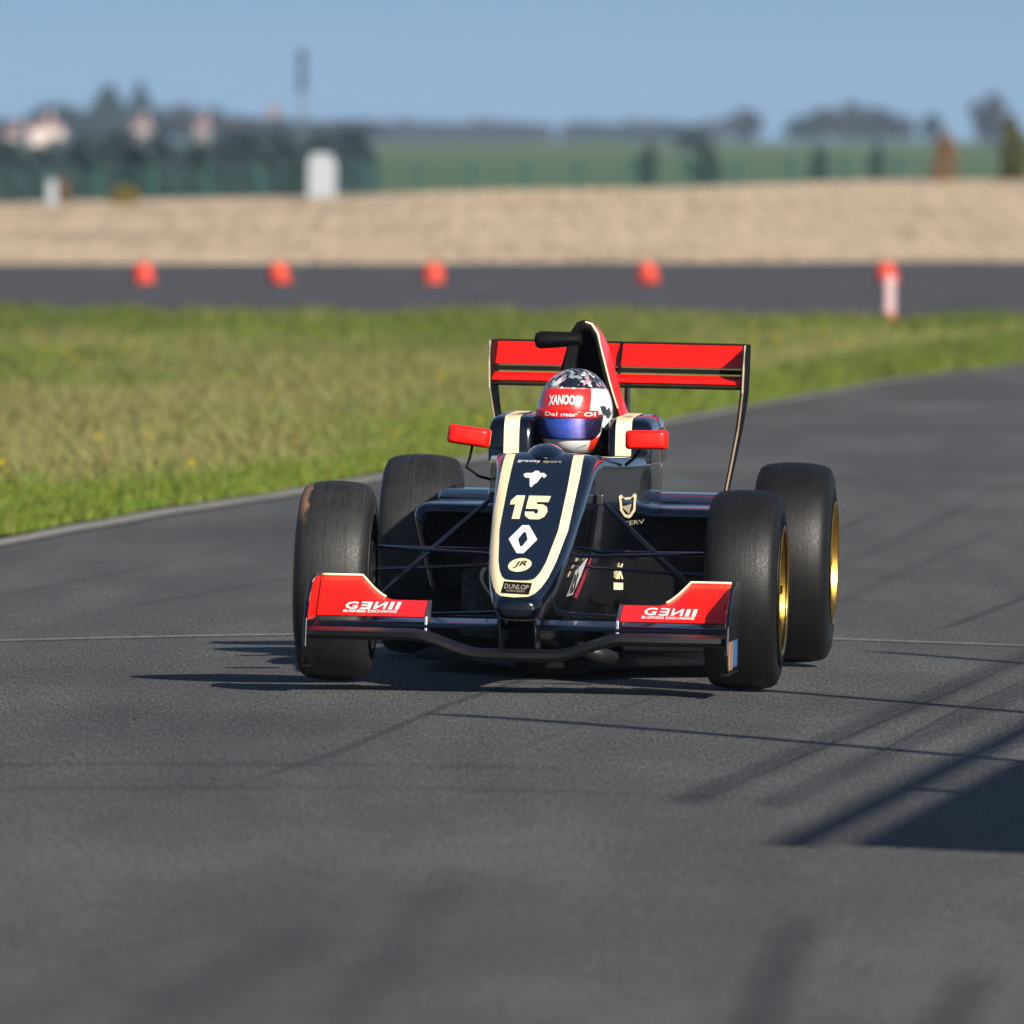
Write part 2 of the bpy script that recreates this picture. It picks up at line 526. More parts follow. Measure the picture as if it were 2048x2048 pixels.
V = []; F = []
for k in range(420):
    x = random.uniform(-2.2, 2.6); y = random.uniform(33, 66); a = random.uniform(0, 3.14); L = random.uniform(.0015, .006); w = L * random.uniform(.3, .6); z = H(x, y)
    ca, sa = math.cos(a), math.sin(a); b = len(V)
    for dx, dy, dz in ((-L, -w, .001), (L, -w, .001), (L, w, .001), (-L, w, .001), (0, 0, w * 1.2)):
        V.append((x + dx*ca - dy*sa, y + dx*sa + dy*ca, z + dz))
    F += [(b, b+1, b+4), (b+1, b+2, b+4), (b+2, b+3, b+4), (b+3, b, b+4)]
tag(mesh_obj('rubber_crumbs', V, F, M['matte']), 'tiny black rubber crumbs scattered over the track', 'rubber crumbs', kind='stuff')

# ------------------------------------------------------------------ racing car
Y0 = 50.0; X0 = .0757
car = empty('racing_car', (X0, Y0, H(X0, Y0)), (0, R(1.2), R(-4.15)))
tag(car, 'black and gold open-wheel racing car with red wings, numbered 15, on the track', 'racing car')

def sym(half):   # half profile (x>=0) from top centre to bottom centre -> closed ring
    return half + [(-x, z) for (x, z) in reversed(half) if abs(x) > 1e-6]

def nose_ring(y, w, zt, zb, wb):
    hgh = zt - zb
    half = [(0, zt + .004), (w*.40, zt + .003), (w*.72, zt), (w*.90, zt - .006), (w*.985, zt - .022), (w, zt - .05 if hgh > .12 else zt - hgh*.42),
            (w*.88, zb + hgh*.40), (wb, zb + .012 if hgh > .1 else zb + .004), (wb*.6, zb), (0, zb)]
    return [(x, y, z) for (x, z) in sym(half)]
def tub_ring(y, w, zr, zb, wb, a, zc):
    half = [(0, zc), (a - .006, zc + .01), (a, zr - .015), (a + .012, zr), (w - .008, zr - .001), (w - .001, zr - .014),
            (w*.965, zb + (zr-zb)*.5), (wb, zb + .03), (wb*.6, zb), (0, zb)]
    return [(x, y, z) for (x, z) in sym(half)]
rings = [nose_ring(-.952, .044, .240, .206, .030), nose_ring(-.94, .058, .252, .199, .042), nose_ring(-.90, .069, .264, .193, .05),
         nose_ring(-.825, .077, .283, .189, .055), nose_ring(-.755, .087, .309, .186, .058), nose_ring(-.65, .100, .347, .184, .06),
         nose_ring(-.43, .1145, .427, .18, .06), nose_ring(-.135, .127, .534, .172, .058), nose_ring(.02, .133, .592, .16, .058),
         nose_ring(.09, .137, .614, .15, .058), nose_ring(.15, .143, .622, .14, .06), nose_ring(.185, .147, .622, .13, .06)]
rings += [tub_ring(.20, .149, .620, .125, .06, .098, .56), tub_ring(.215, .151, .618, .12, .06, .10, .30), tub_ring(.45, .176, .612, .07, .07, .125, .16), tub_ring(.8, .212, .608, .05, .10, .160, .10),
          tub_ring(1.0, .226, .608, .045, .12, .172, .09), tub_ring(1.36, .228, .606, .045, .13, .172, .09), tub_ring(1.40, .228, .606, .045, .13, .172, .50)]
rings += [nose_ring(1.42, .228, .600, .045, .13), nose_ring(1.56, .228, .600, .045, .13), nose_ring(1.60, .2, .58, .05, .12)]
mb = MB(); mb.loft(rings)
tub = mb.build('monocoque', M['black'], car, smooth=True, sub=2)

bpy.context.view_layer.update()
def bvh_of(o):
    dg = bpy.context.evaluated_depsgraph_get()
    return BVHTree.FromObject(o, dg)
tub_bvh = bvh_of(tub)

def text_2d(s, offset=0.0, mirror=False, shear=0.0, res=2):
    cu = bpy.data.curves.new('t', 'FONT'); cu.body = s; cu.resolution_u = res; cu.offset = offset; cu.shear = shear
    o = bpy.data.objects.new('t', cu); COL.objects.link(o)
    dg = bpy.context.evaluated_depsgraph_get()
    me = bpy.data.meshes.new_from_object(o.evaluated_get(dg))
    V = [(v.co.x, v.co.y) for v in me.vertices]; F = [tuple(p.vertices) for p in me.polygons]
    bpy.data.objects.remove(o); bpy.data.curves.remove(cu); bpy.data.meshes.remove(me)
    V = np.array(V)
    mn, mx = V.min(0), V.max(0)
    V = (V - (mn + mx) / 2) / (mx - mn)         # unit box centred on 0
    if mirror: V[:, 0] *= -1
    return V.tolist(), F

def row_2d(items, gap=.08):
    # items: (string, width, mirror) side by side in one mesh, unit box
    V = []; F = []; x = 0
    for s, w, mi in items:
        v, f = text_2d(s, .02, mi)
        n = len(V)
        V += [(x + (p[0] + .5) * w, p[1]) for p in v]; F += [tuple(i + n for i in q) for q in f]
        x += w + gap
    T = x - gap
    return [((p[0] / T) - .5, p[1]) for p in V], F

def poly_2d(poly):
    return [tuple(p) for p in poly], [tuple(range(len(poly)))]

def place_2d(geo, c, w, h, rot=0.0, shear=0.0):
    V, F = geo; cr, sr = math.cos(rot), math.sin(rot)
    out = []
    for x, y in V:
        X = x * w + shear * y * h; Y = y * h
        out.append((c[0] + X * cr - Y * sr, c[1] + X * sr + Y * cr))
    return out, F

def decal(name, geo2, mat, parent, bvh, to3, direction, off=.0015, seg=.012, label=None, thick=True):
    """lay flat artwork on a surface: to3 maps 2D to a start point, direction is the way it is pressed on"""
    bm = bmesh.new()
    vs_ = [bm.verts.new((p[0], p[1], 0)) for p in geo2[0]]
    for f in geo2[1]:
        try: bm.faces.new([vs_[i] for i in f])
        except ValueError: pass
    bmesh.ops.triangulate(bm, faces=bm.faces)
    for _ in range(5):
        es = [e for e in bm.edges if e.calc_length() > seg]
        if not es: break
        bmesh.ops.subdivide_edges(bm, edges=es, cuts=1)
        bmesh.ops.triangulate(bm, faces=[f for f in bm.faces if len(f.verts) > 3])
    d = Vector(direction).normalized(); bad = []
    for v in bm.verts:
        o = Vector(to3(v.co.x, v.co.y))
        hit, nrm, idx, dist = bvh.ray_cast(o, d, 5)
        if hit is None: bad.append(v); continue
        if nrm.dot(d) > 0: nrm = -nrm
        v.co = hit + nrm * off
    bmesh.ops.delete(bm, geom=bad, context='VERTS')
    for f in bm.faces: f.smooth = True
    me = bpy.data.meshes.new(name); bm.to_mesh(me); bm.free()
    me.materials.append(mat)
    o = bpy.data.objects.new(name, me); COL.objects.link(o); o.parent = parent
    if label: o['label'] = label
    return o

FRONT = lambda x, z: (x, -1.6, z)
def nose_decal(name, geo, mat, label=None, off=.0015): return decal(name, geo, mat, tub, tub_bvh, FRONT, (0, 1, 0), off, label=label)

# gold pinstripe that runs down both sides of the nose and round the tip
zc = [.618, .57, .532, .425, .345, .305, .280, .266, .258, .2555]
xo = [.1065, .108, .107, .104, .089, .077, .064, .052, .038, .0]
so = list(zip(xo, zc))
zi = [.618, .57, .532, .425, .345, .318, .305, .299, .297, .2965]
xi = [.079, .0805, .081, .079, .064, .054, .045, .036, .024, .0]
si = list(zip(xi, zi))
def dens(pts, n=70):
    p = np.array(pts); d = np.concatenate([[0], np.cumsum(np.linalg.norm(np.diff(p, axis=0), axis=1))]); d /= d[-1]
    s = np.linspace(0, 1, n); return np.stack([np.interp(s, d, p[:, 0]), np.interp(s, d, p[:, 1])], -1)
do = dens(so); di = dens(si)
full_o = np.concatenate([do * [-1, 1], do[::-1][1:]]); full_i = np.concatenate([di * [-1, 1], di[::-1][1:]])
K = len(full_o)
gv = [tuple(p + np.array([-.008, 0])) for p in full_o] + [tuple(p + np.array([-.008, 0])) for p in full_i]
gf = [(i, i + 1, K + i + 1, K + i) for i in range(K - 1)]
nose_decal('pinstripe', (gv, gf), M['cream'], 'cream U-shaped stripe round the nose')

# race number 15 in fat slab numerals
one = [(-.5, .28), (-.28, .5), (.14, .5), (.14, -.5), (-.24, -.5), (-.24, .12), (-.5, .10)]
five = [(-.50, .5), (.48, .5), (.44, .24), (-.06, .24), (-.07, .14), (.22, .14), (.42, .04), (.5, -.16), (.42, -.38), (.2, -.5), (-.22, -.5), (-.46, -.36),
        (-.5, -.18), (-.10, -.18), (-.04, -.26), (.05, -.26), (.09, -.18), (.05, -.08), (-.06, -.06), (-.5, -.06)]
nose_decal('race_number', place_2d(poly_2d(one), (-.045, .482), .055, .060, 0, .05), M['cream'], 'cream digit 1')
nose_decal('race_number', place_2d(poly_2d(five), (.003, .482), .060, .060, 0, .05), M['cream'], 'cream digit 5')
# diamond badge with a dark diamond hole
dh = .5
ring_o = [(-.5, 0), (-.12, .5), (.12, .5), (.5, 0), (.12, -.5), (-.12, -.5)]
ring_i = [(-.17, 0), (-.03, .25), (.05, .26), (.17, 0), (.03, -.25), (-.05, -.26)]
gv = ring_o + ring_i
gf = [(i, (i + 1) % 6, 6 + (i + 1) % 6, 6 + i) for i in range(6)]
nose_decal('diamond_badge', place_2d((gv, gf), (-.018, .401), .077, .071), M['white'], 'white diamond badge with a hole')
# winged bull-head emblem
bull = [(-.5, .26), (-.38, .36), (-.12, .36), (-.02, .5), (.12, .5), (.20, .36), (.36, .38), (.5, .22), (.40, .06), (.32, .20), (.24, .05), (.16, -.2), (.02, -.34),
        (-.03, -.5), (-.12, -.46), (-.16, -.2), (-.2, .06), (-.4, .08)]
nose_decal('emblem', place_2d(poly_2d(bull), (-.021, .555), .064, .042), M['white'], 'white winged animal-head emblem')
el = [(.5 * math.cos(a * math.pi / 16), .5 * math.sin(a * math.pi / 16)) for a in range(32)]
nose_decal('oval_badge', place_2d(poly_2d(el), (-.012, .336), .062, .034, R(6)), M['cream'], 'cream oval badge')
nose_decal('oval_letters', place_2d(text_2d('JR', .03, shear=.3), (-.012, .337), .036, .017, R(6)), M['matte'], off=.0022)
nose_decal('maker_plate', place_2d(poly_2d([(-.5, -.5), (.5, -.5), (.5, .5), (-.5, .5)]), (-.008, .278), .076, .029, R(-2)), M['matte'], 'dark plate with pale lettering', off=.0022)
nose_decal('plate_letters', place_2d(text_2d('DUNLOP'), (-.008, .280), .064, .012, R(-2)), M['grey_vinyl'], off=.0030)
nose_decal('plate_letters', place_2d(text_2d('motorsport'), (-.008, .269), .05, .0065, R(-2)), M['grey_vinyl'], off=.0030)
nose_decal('nose_lettering', place_2d(text_2d('gravity'), (-.045, .6005), .062, .008), M['white'])
nose_decal('nose_lettering', place_2d(text_2d('sport'), (.018, .5995), .050, .007), M['grey_vinyl'])

# hump in front of the steering wheel
mb = MB(); rr_ = []
for y, s in [(.05, .15), (.09, .55), (.14, .9), (.20, 1.0), (.235, .96)]:
    rr_.append([(.056 * math.cos(t * math.pi / 14) * (s ** .6) - .01, y, (.606) + .044 * s * math.sin(t * math.pi / 14)) for t in range(15)])
mb.loft(rr_)
mb.build('dash_fairing', M['black'], car, smooth=True, sub=1)

# head surround: raised cockpit sides with a cream stripe on each
for s in (-1, 1):
    mb = MB(); rs = []
    for y, zt, xi_, xo_ in [(.965, .62, .115, .222), (.97, .675, .108, .224), (.985, .697, .106, .225), (1.02, .707, .104, .226), (1.25, .712, .102, .228), (1.45, .715, .10, .228), (1.62, .68, .10, .226)]:
        rs.append([(s*xi_, y, .585), (s*xi_, y, zt - .014), (s*(xi_ + .004), y, zt - .004), (s*(xi_ + .014), y, zt), (s*(xo_ - .026), y, zt), (s*(xo_ - .012), y, zt - .005), (s*(xo_ - .003), y, zt - .016), (s*xo_, y, zt - .035), (s*xo_, y, .585)])
    mb.loft(rs)
    hs = mb.build('head_surround', M['black'], car, smooth=True, auto=70)
    bpy.context.view_layer.update()
    b = bvh_of(hs)
    x0, x1 = (.126, .170)
    xa, xb = (x0, x1) if s > 0 else (-x1 - .012, -x0 - .014)
    gv = []; gf = []
    for k, z in enumerate(np.linspace(.606, .716, 14)):
        gv += [(xa, z), (xb, z)]
    for k in range(13): gf.append((2*k, 2*k+1, 2*k+3, 2*k+2))
    decal('cream_stripe', (gv, gf), M['cream'], hs, b, lambda x, z: (x, .4, z), (0, 1, 0), .002, seg=.02)
    gv = []; gf = []
    for y in np.linspace(1.0, 1.5, 14): gv += [(xa, y), (xb, y)]
    for k in range(13): gf.append((2*k, 2*k+1, 2*k+3, 2*k+2))
    decal('cream_stripe', (gv, gf), M['cream'], hs, b, lambda x, y: (x, y, 1.2), (0, 0, -1), .002, seg=.03)

# airbox and engine cover
def cover_ring(y, zt, k, zb, wb):
    half = [(0, zt), (.022*k, zt - .006), (.038*k, zt - .03), (.050*k, zt - .085), (.072*k, zt - .165), (.105*k, zt - .255), (.14*k, zt - .36), (wb, zb)]
    half = [(x, max(z, zb)) for x, z in half]
    return half
rs = []
for y, zt, k, zb, wb in [(1.44, .966, 1, .50, .15), (1.47, .970, 1.04, .50, .155), (1.7, .962, 1.08, .46, .165), (2.0, .915, 1.08, .42, .17), (2.3, .82, 1.05, .38, .165), (2.6, .69, 1.0, .33, .14), (2.85, .56, .85, .30, .11)]:
    h = cover_ring(y, zt, k, zb, wb)
    rs.append([(-x, y, z) for x, z in reversed(h)] + [(x, y, z) for x, z in h[1:]])
mb = MB(); mb.loft(rs, closed=False, cap=(False, True))
cov = mb.build('engine_cover', M['red'], car, smooth=True, sub=2, solid=0)
# black inlet mouth: lip and throat
hf = [(0, .962), (.019, .955), (.034, .932), (.045, .88), (.066, .80), (.09, .73), (.10, .69)]
def ringy(sc, y, dz=0): 
    pts = [(-x*sc, y, .72 + (z - .72)*sc + dz) for x, z in reversed(hf)] + [(x*sc, y, .72 + (z - .72)*sc + dz) for x, z in hf[1:]]
    return pts
mb = MB(); mb.loft([ringy(1.05, 1.455), ringy(1.02, 1.432), ringy(.93, 1.44), ringy(.86, 1.55), ringy(.8, 1.75)], cap=(False, True))
mb.build('air_intake', M['matte'], car, smooth=True)
# thin gold line on the shoulder of the intake
mb = MB(); mb.tube([(.003, 1.437, .968), (.022, 1.437, .962), (.040, 1.437, .936), (.052, 1.437, .882), (.074, 1.437, .802), (.10, 1.437, .73)], .0035, 6)
mb.build('intake_trim', M['cream'], car, smooth=True)
# camera pod on its stalk
mb = MB(); rs = []
for x, r in [(-.135, .010), (-.132, .019), (-.120, .0245), (-.08, .0230), (-.03, .020), (-.005, .018)]:
    rs.append([(x, 1.435 + .045*math.cos(t*math.pi/8)*(r/.02), .914 + .006*(x+.14)/.14 + r*math.sin(t*math.pi/8)) for t in range(16)])
mb.loft(rs); pod = mb.build('camera_pod', M['matte'], car, smooth=True, auto=60)
mb = MB(); mb.loft([[(-.062, 1.40, .79), (-.03, 1.40, .79), (-.03, 1.49, .79), (-.062, 1.49, .79)], [(-.052, 1.41, .85), (-.02, 1.41, .85), (-.02, 1.49, .85), (-.052, 1.49, .85)], [(-.042, 1.41, .91), (-.012, 1.41, .91), (-.012, 1.48, .91), (-.042, 1.48, .91)]])
mb.build('pod_stalk', M['matte'], car, bevel=.004)

# sidepods with open inlets
def rr_ring(x0, x1, z0, z1, r, y, n=5, slant=.0, s=1):
    pts = []
    for cx, cz, a0 in ((x1 - r, z1 - r, 0), (x0 + r, z1 - r, 90), (x0 + r, z0 + r, 180), (x1 - r, z0 + r, 270)):
        for k in range(n):
            a = R(a0 + 90 * k / (n - 1)); pts.append([cx + r * math.cos(a), cz + r * math.sin(a)])
    out = []
    for x, z in pts:
        t = (x - x0) / (x1 - x0)
        x2 = x - slant * (z1 - z) * t
        out.append((s * x2, y, z))
    return out
for s in (-1, 1):
    mb = MB()
    mb.loft([rr_ring(.20, .25, .20, .38, .02, 2.62, slant=.1, s=s), rr_ring(.15, .34, .12, .43, .04, 2.45, slant=.2, s=s), rr_ring(.13, .425, .10, .455, .05, 2.1, slant=.25, s=s), rr_ring(.13, .452, .13, .462, .05, 1.7, slant=.25, s=s),
             rr_ring(.13, .456, .17, .462, .05, 1.35, slant=.25, s=s), rr_ring(.13, .452, .195, .459, .045, 1.20, slant=.25, s=s), rr_ring(.135, .445, .205, .452, .04, 1.175, slant=.25, s=s),
             rr_ring(.145, .432, .218, .438, .036, 1.168, slant=.25, s=s), rr_ring(.152, .424, .226, .428, .034, 1.18, slant=.25, s=s), rr_ring(.158, .415, .232, .42, .034, 1.25, slant=.22, s=s), rr_ring(.165, .395, .24, .41, .034, 1.55, slant=.2, s=s)], cap=(True, False))
    sp = mb.build('sidepod', M['black'], car, smooth=True, auto=60)
    mb = MB(); mb.box((s*.16 if s > 0 else -.41, 1.50, .235), (.41 if s > 0 else -.16, 1.53, .425))
    mb.build('radiator', M['radiator'], sp)
    # lower front panel below the inlet and the undercut
    mb = MB(); mb.prism([(s*.12, .06), (s*.36, .06), (s*.415, .215), (s*.13, .215)], 'y', 1.21, 1.24)
    lp = mb.build('undercut_panel', M['matte'], sp, bevel=.006)
    # raised deck behind the inlet
    mb = MB(); mb.loft([rr_ring(.16, .44, .44, .462, .010, 2.0, s=s), rr_ring(.16, .445, .44, .482, .018, 2.06, s=s), rr_ring(.16, .44, .44, .484, .018, 2.3, s=s), rr_ring(.16, .38, .42, .46, .018, 2.5, s=s)])
    mb.build('side_deck', M['black'], sp, smooth=True, auto=50)
    bpy.context.view_layer.update()
    if s > 0: pod_bvh = bvh_of(sp); podR = sp; lpR = lp
    else: podL = sp; lpL = lp

# crest and lettering on the right flank of the tub beside the cockpit
SIDE = lambda y, z: (.9, y, z)
crest_o = [(-.5, .42), (-.36, .5), (-.2, .36), (.2, .36), (.36, .5), (.5, .42), (.44, .1), (.42, -.2), (.18, -.44), (.05, -.5), (-.2, -.42), (-.42, -.15), (-.44, .1)]
crest_i = [(x * .70, z * .74) for x, z in crest_o]
n_ = len(crest_o)
geo = (crest_o + crest_i, [(i, (i+1) % n_, n_+(i+1) % n_, n_+i) for i in range(n_)])
flank = lambda x, z: (x, .25, z)
decal('crest', place_2d(geo, (.186, .475), .030, .068), M['cream'], tub, tub_bvh, flank, (0, 1, 0), .002, label='cream outlined animal-head crest')
decal('crest', place_2d(poly_2d([(-.3, .1), (.25, .2), (.1, -.35)]), (.185, .470), .03, .05), M['grey_vinyl'], tub, tub_bvh, flank, (0, 1, 0), .002)
decal('flank_lettering', place_2d(text_2d('SERV'), (.196, .428), .030, .012), M['grey_vinyl'], tub, tub_bvh, flank, (0, 1, 0), .002)

# turning vanes beside the chassis with stickers
for s in (-1, 1):
    mb = MB(); mb.loft([[(s*.078, .22, .235), (s*.070, .22, .235), (s*.070, .22, .345), (s*.078, .22, .335)], [(s*.112, .36, .215), (s*.104, .36, .215), (s*.100, .36, .37), (s*.108, .36, .37)], [(s*.16, .55, .20), (s*.152, .55, .20), (s*.148, .55, .34), (s*.156, .55, .34)]])
    tv = mb.build('turning_vane', M['matte'], car, bevel=.003)
    bpy.context.view_layer.update()
# sticker on the right flank of the nose
decal('white_sticker', place_2d(poly_2d([(-.5, -.5), (.15, -.5), (.5, .5), (.1, .32), (-.4, .2)]), (-.07, .295), .36, .10), M['white'], tub, tub_bvh, SIDE, (-1, 0, 0), .0015, seg=.03, label='white lettered sticker')
decal('sticker_letters', place_2d(text_2d('RS', .03), (-.13, .278), .16, .055), M['matte'], tub, tub_bvh, SIDE, (-1, 0, 0), .0024, seg=.03)
decal('crimson_edge', place_2d(poly_2d([(-.5, -.5), (.1, -.55), (.5, .5), (.3, .5)]), (.11, .290), .14, .105), M['magenta'], tub, tub_bvh, SIDE, (-1, 0, 0), .0015, seg=.03)

# bargeboards further back
for s in (-1, 1):
    mb = MB()
    arc = [(s*.13, .66, .0), (s*.18, .74, 0), (s*.24, .86, 0), (s*.29, 1.0, 0)]
    rs = [[(x - s*.004, y, .10), (x + s*.004, y, .10), (x + s*.004, y, z1), (x - s*.004, y, z1)] for (x, y, _), z1 in zip(arc, (.31, .325, .33, .27))]
    mb.loft(rs)
    bb = mb.build('bargeboard', M['matte'], car, bevel=.003)
    bpy.context.view_layer.update(); vb = bvh_of(bb)
    to = lambda x, z: (x, .2, z)
    if s > 0:
        mb = MB(); mb.prism([(.128, .215), (.19, .215), (.19, .33), (.128, .33)], 'y', .655, .66); spl = mb.build('sticker_plate', M['matte'], bb); vb2 = bvh_of(spl)
        decal('sticker', place_2d(text_2d('XIK', .04), (.161, .295), .031, .042), M['cream'], bb, vb2, to, (0, 1, 0), .002, label='cream lettered sticker')
        decal('sticker', place_2d(poly_2d([(-.5, -.5), (.5, -.5), (.5, .5), (-.5, .5)]), (.161, .254), .031, .019), M['cream'], bb, vb2, to, (0, 1, 0), .002)
        mb = MB(); mb.prism([(.20, .33), (.262, .28), (.20, .225)], 'y', 1.10, 1.115)
        mb.build('cooling_mesh', M['radiator'], bb)
        mb = MB(); mb.tube([(.197, 1.09, .21), (.197, 1.09, .345)], .003, 6); mb.build('mesh_frame', M['steel'], bb)
    else:
        crv = []
        for k in range(13):
            t = k / 12; crv.append((-.17 - .055 * math.sin(t * math.pi) * (1 - .2*t) - .02 * t, .33 - .115 * t))
        gv = [(x, z) for x, z in crv] + [(x + .012, z - .004) for x, z in crv]
        decal('cream_curve', (gv, [(i, i+1, 14+i, 13+i) for i in range(12)]), M['grey_vinyl'], bb, vb, to, (0, 1, 0), .002)
        decal('crimson_panel', place_2d(poly_2d([(-.5, .5), (.1, .35), (.5, -.1), (.1, -.5)]), (-.158, .285), .03, .07), M['magenta'], bb, vb, to, (0, 1, 0), .002)

# floor, plank and splitter
mb = MB(); mb.prism([(-.10, .45), (.10, .45), (.22, .8), (.43, 1.15), (.44, 2.4), (.30, 2.95), (-.30, 2.95), (-.44, 2.4), (-.43, 1.15), (-.22, .8)], 'z', .030, .048)
mb.build('floor', M['matte'], car, bevel=.004)
mb = MB(); mb.box((-.07, .55, .014), (.07, 2.4, .029)); mb.build('plank', M['plank'], car)
mb = MB(); mb.tube([(.10, -.05, .105), (.16, -.02, .085), (.20, .02, .075)], [.018, .022, .016], 10); mb.build('damper_cover', M['dark_metal'], car, smooth=True)

# front wing -------------------------------------------------------------
fw = empty('front_wing'); fw.parent = car
def spoon(x):
    t = max(0.0, min(1.0, (abs(x) - .09) / (.285 - .09))); t = t * t * (3 - 2 * t)
    return .100 + .048 * t
mb = MB(); rs = []
for x in np.linspace(-.555, .555, 61):
    z = spoon(x); sweep = .05 * (abs(x) / .55) ** 2
    f = [(-.99 + sweep, -.002), (-.985 + sweep, .010), (-.94 + sweep, .018), (-.84, .018), (-.70, .010), (-.64, .004), (-.70, -.002), (-.84, -.010), (-.94 + sweep, -.014), (-.985 + sweep, -.010)]
    rs.append([(x, y, z + dz) for y, dz in f])
mb.loft(rs); mb.build('main_plane', M['carbon'], fw, smooth=True, auto=50)
mb = MB(); rs = []
for x in np.linspace(-.553, .553, 23):
    f = [(-.76, .167), (-.755, .174), (-.70, .181), (-.62, .190), (-.62, .186), (-.70, .172), (-.755, .165)]
    rs.append([(x, y, z) for y, z in f])
mb.loft(rs); mb.build('second_element', M['black'], fw, smooth=True, auto=50)
for s in (-1, 1):
    xs = np.concatenate([np.linspace(.262, .36, 8), np.linspace(.375, .44, 10), np.linspace(.455, .548, 6)])
    mb = MB(); rs = []; trim = []
    for x in xs:
        t = max(0.0, min(1.0, (x - .35) / .09)); t = 1 - math.cos(t * math.pi / 2) if t < 1 else 1
        zt = .2335 + .062 * min(1, t)
        yt = -.60 + .02 * t
        rs.append([(s*x, -.735, .194), (s*x, yt - .004, zt), (s*x, yt + .003, zt + .001), (s*x, -.725, .191)])
        trim.append((s*x, yt - .002, zt + .003))
    mb.loft(rs); fl = mb.build('flap', M['red'], fw, smooth=True, auto=40)
    mb = MB(); mb.tube(trim[8:], .0036, 6); mb.build('flap_trim', M['cream'], fw, smooth=True)
    bpy.context.view_layer.update(); fb = bvh_of(fl)
    to = lambda x, z: (x, -1.4, z)
    cx = .408 * s if s > 0 else -.399
    cx = .392 if s > 0 else -.404
    wl = .142
    genii = row_2d([('G', .30, False), ('E', .24, True), ('N', .28, True), ('I', .09, False), ('I', .09, False)], .07)
    decal('sponsor_lettering', place_2d(genii, (cx, .2190), wl, .0185, 0, .25), M['white'], fl, fb, to, (0, 1, 0), .0015, seg=.03)
    decal('sponsor_lettering', place_2d(text_2d('BUSINESS EXCHANGE', .01), (cx - .004, .2045), wl, .0065), M['white'], fl, fb, to, (0, 1, 0), .0015, seg=.03)
    # endplate
    mb = MB(); mb.prism([(-.97, .115), (-.95, .19), (-.90, .235), (-.80, .285), (-.66, .300), (-.52, .302), (-.46, .28), (-.46, .085), (-.52, .062), (-.90, .066), (-.96, .085)], 'x', s*.556, s*.566)
    ep = mb.build('endplate', M['black'], fw, bevel=.003)
    mb = MB(); mb.prism([(-.93, .186), (-.90, .228), (-.80, .278), (-.66, .293), (-.53, .294), (-.53, .186)], 'x', s*.5535, s*.5555)
    mb.build('inner_panel', M['red'], ep)
    mb = MB(); mb.box((s*.546 if s > 0 else -.566, -.972, .060), (.566 if s > 0 else -.546, -.50, .066)); mb.build('foot_plate', M['carbon'], ep, bevel=.002)
    mb = MB(); mb.box((s*.5665 if s > 0 else -.5685, -.93, .075), (.5685 if s > 0 else -.5665, -.80, .150)); mb.build('tan_sticker', M['tan_sticker'], ep)
    mb = MB(); mb.box((s*.5665 if s > 0 else -.5685, -.785, .080), (.5685 if s > 0 else -.5665, -.60, .150)); mb.build('blue_sticker', M['blue_sticker'], ep)
    mb = MB(); mb.tube([(s*.538, -.664, .245), (s*.538, -.675, .240)], .004, 8); mb.build('adjuster_bolt', M['gold'], fl)
    # bracket holding the inner end of the flap
    mb = MB(); mb.prism([(-.76, .150), (-.66, .150), (-.59, .236), (-.61, .236), (-.75, .196)], 'x', s*.252, s*.259); mb.build('flap_bracket', M['steel'], fw, bevel=.001)
    # pylon under the nose
    mb = MB(); mb.prism([(-.93, .20), (-.76, .20), (-.73, .118), (-.90, .118)], 'x', s*.043, s*.052); mb.build('pylon', M['black'], fw, bevel=.003)

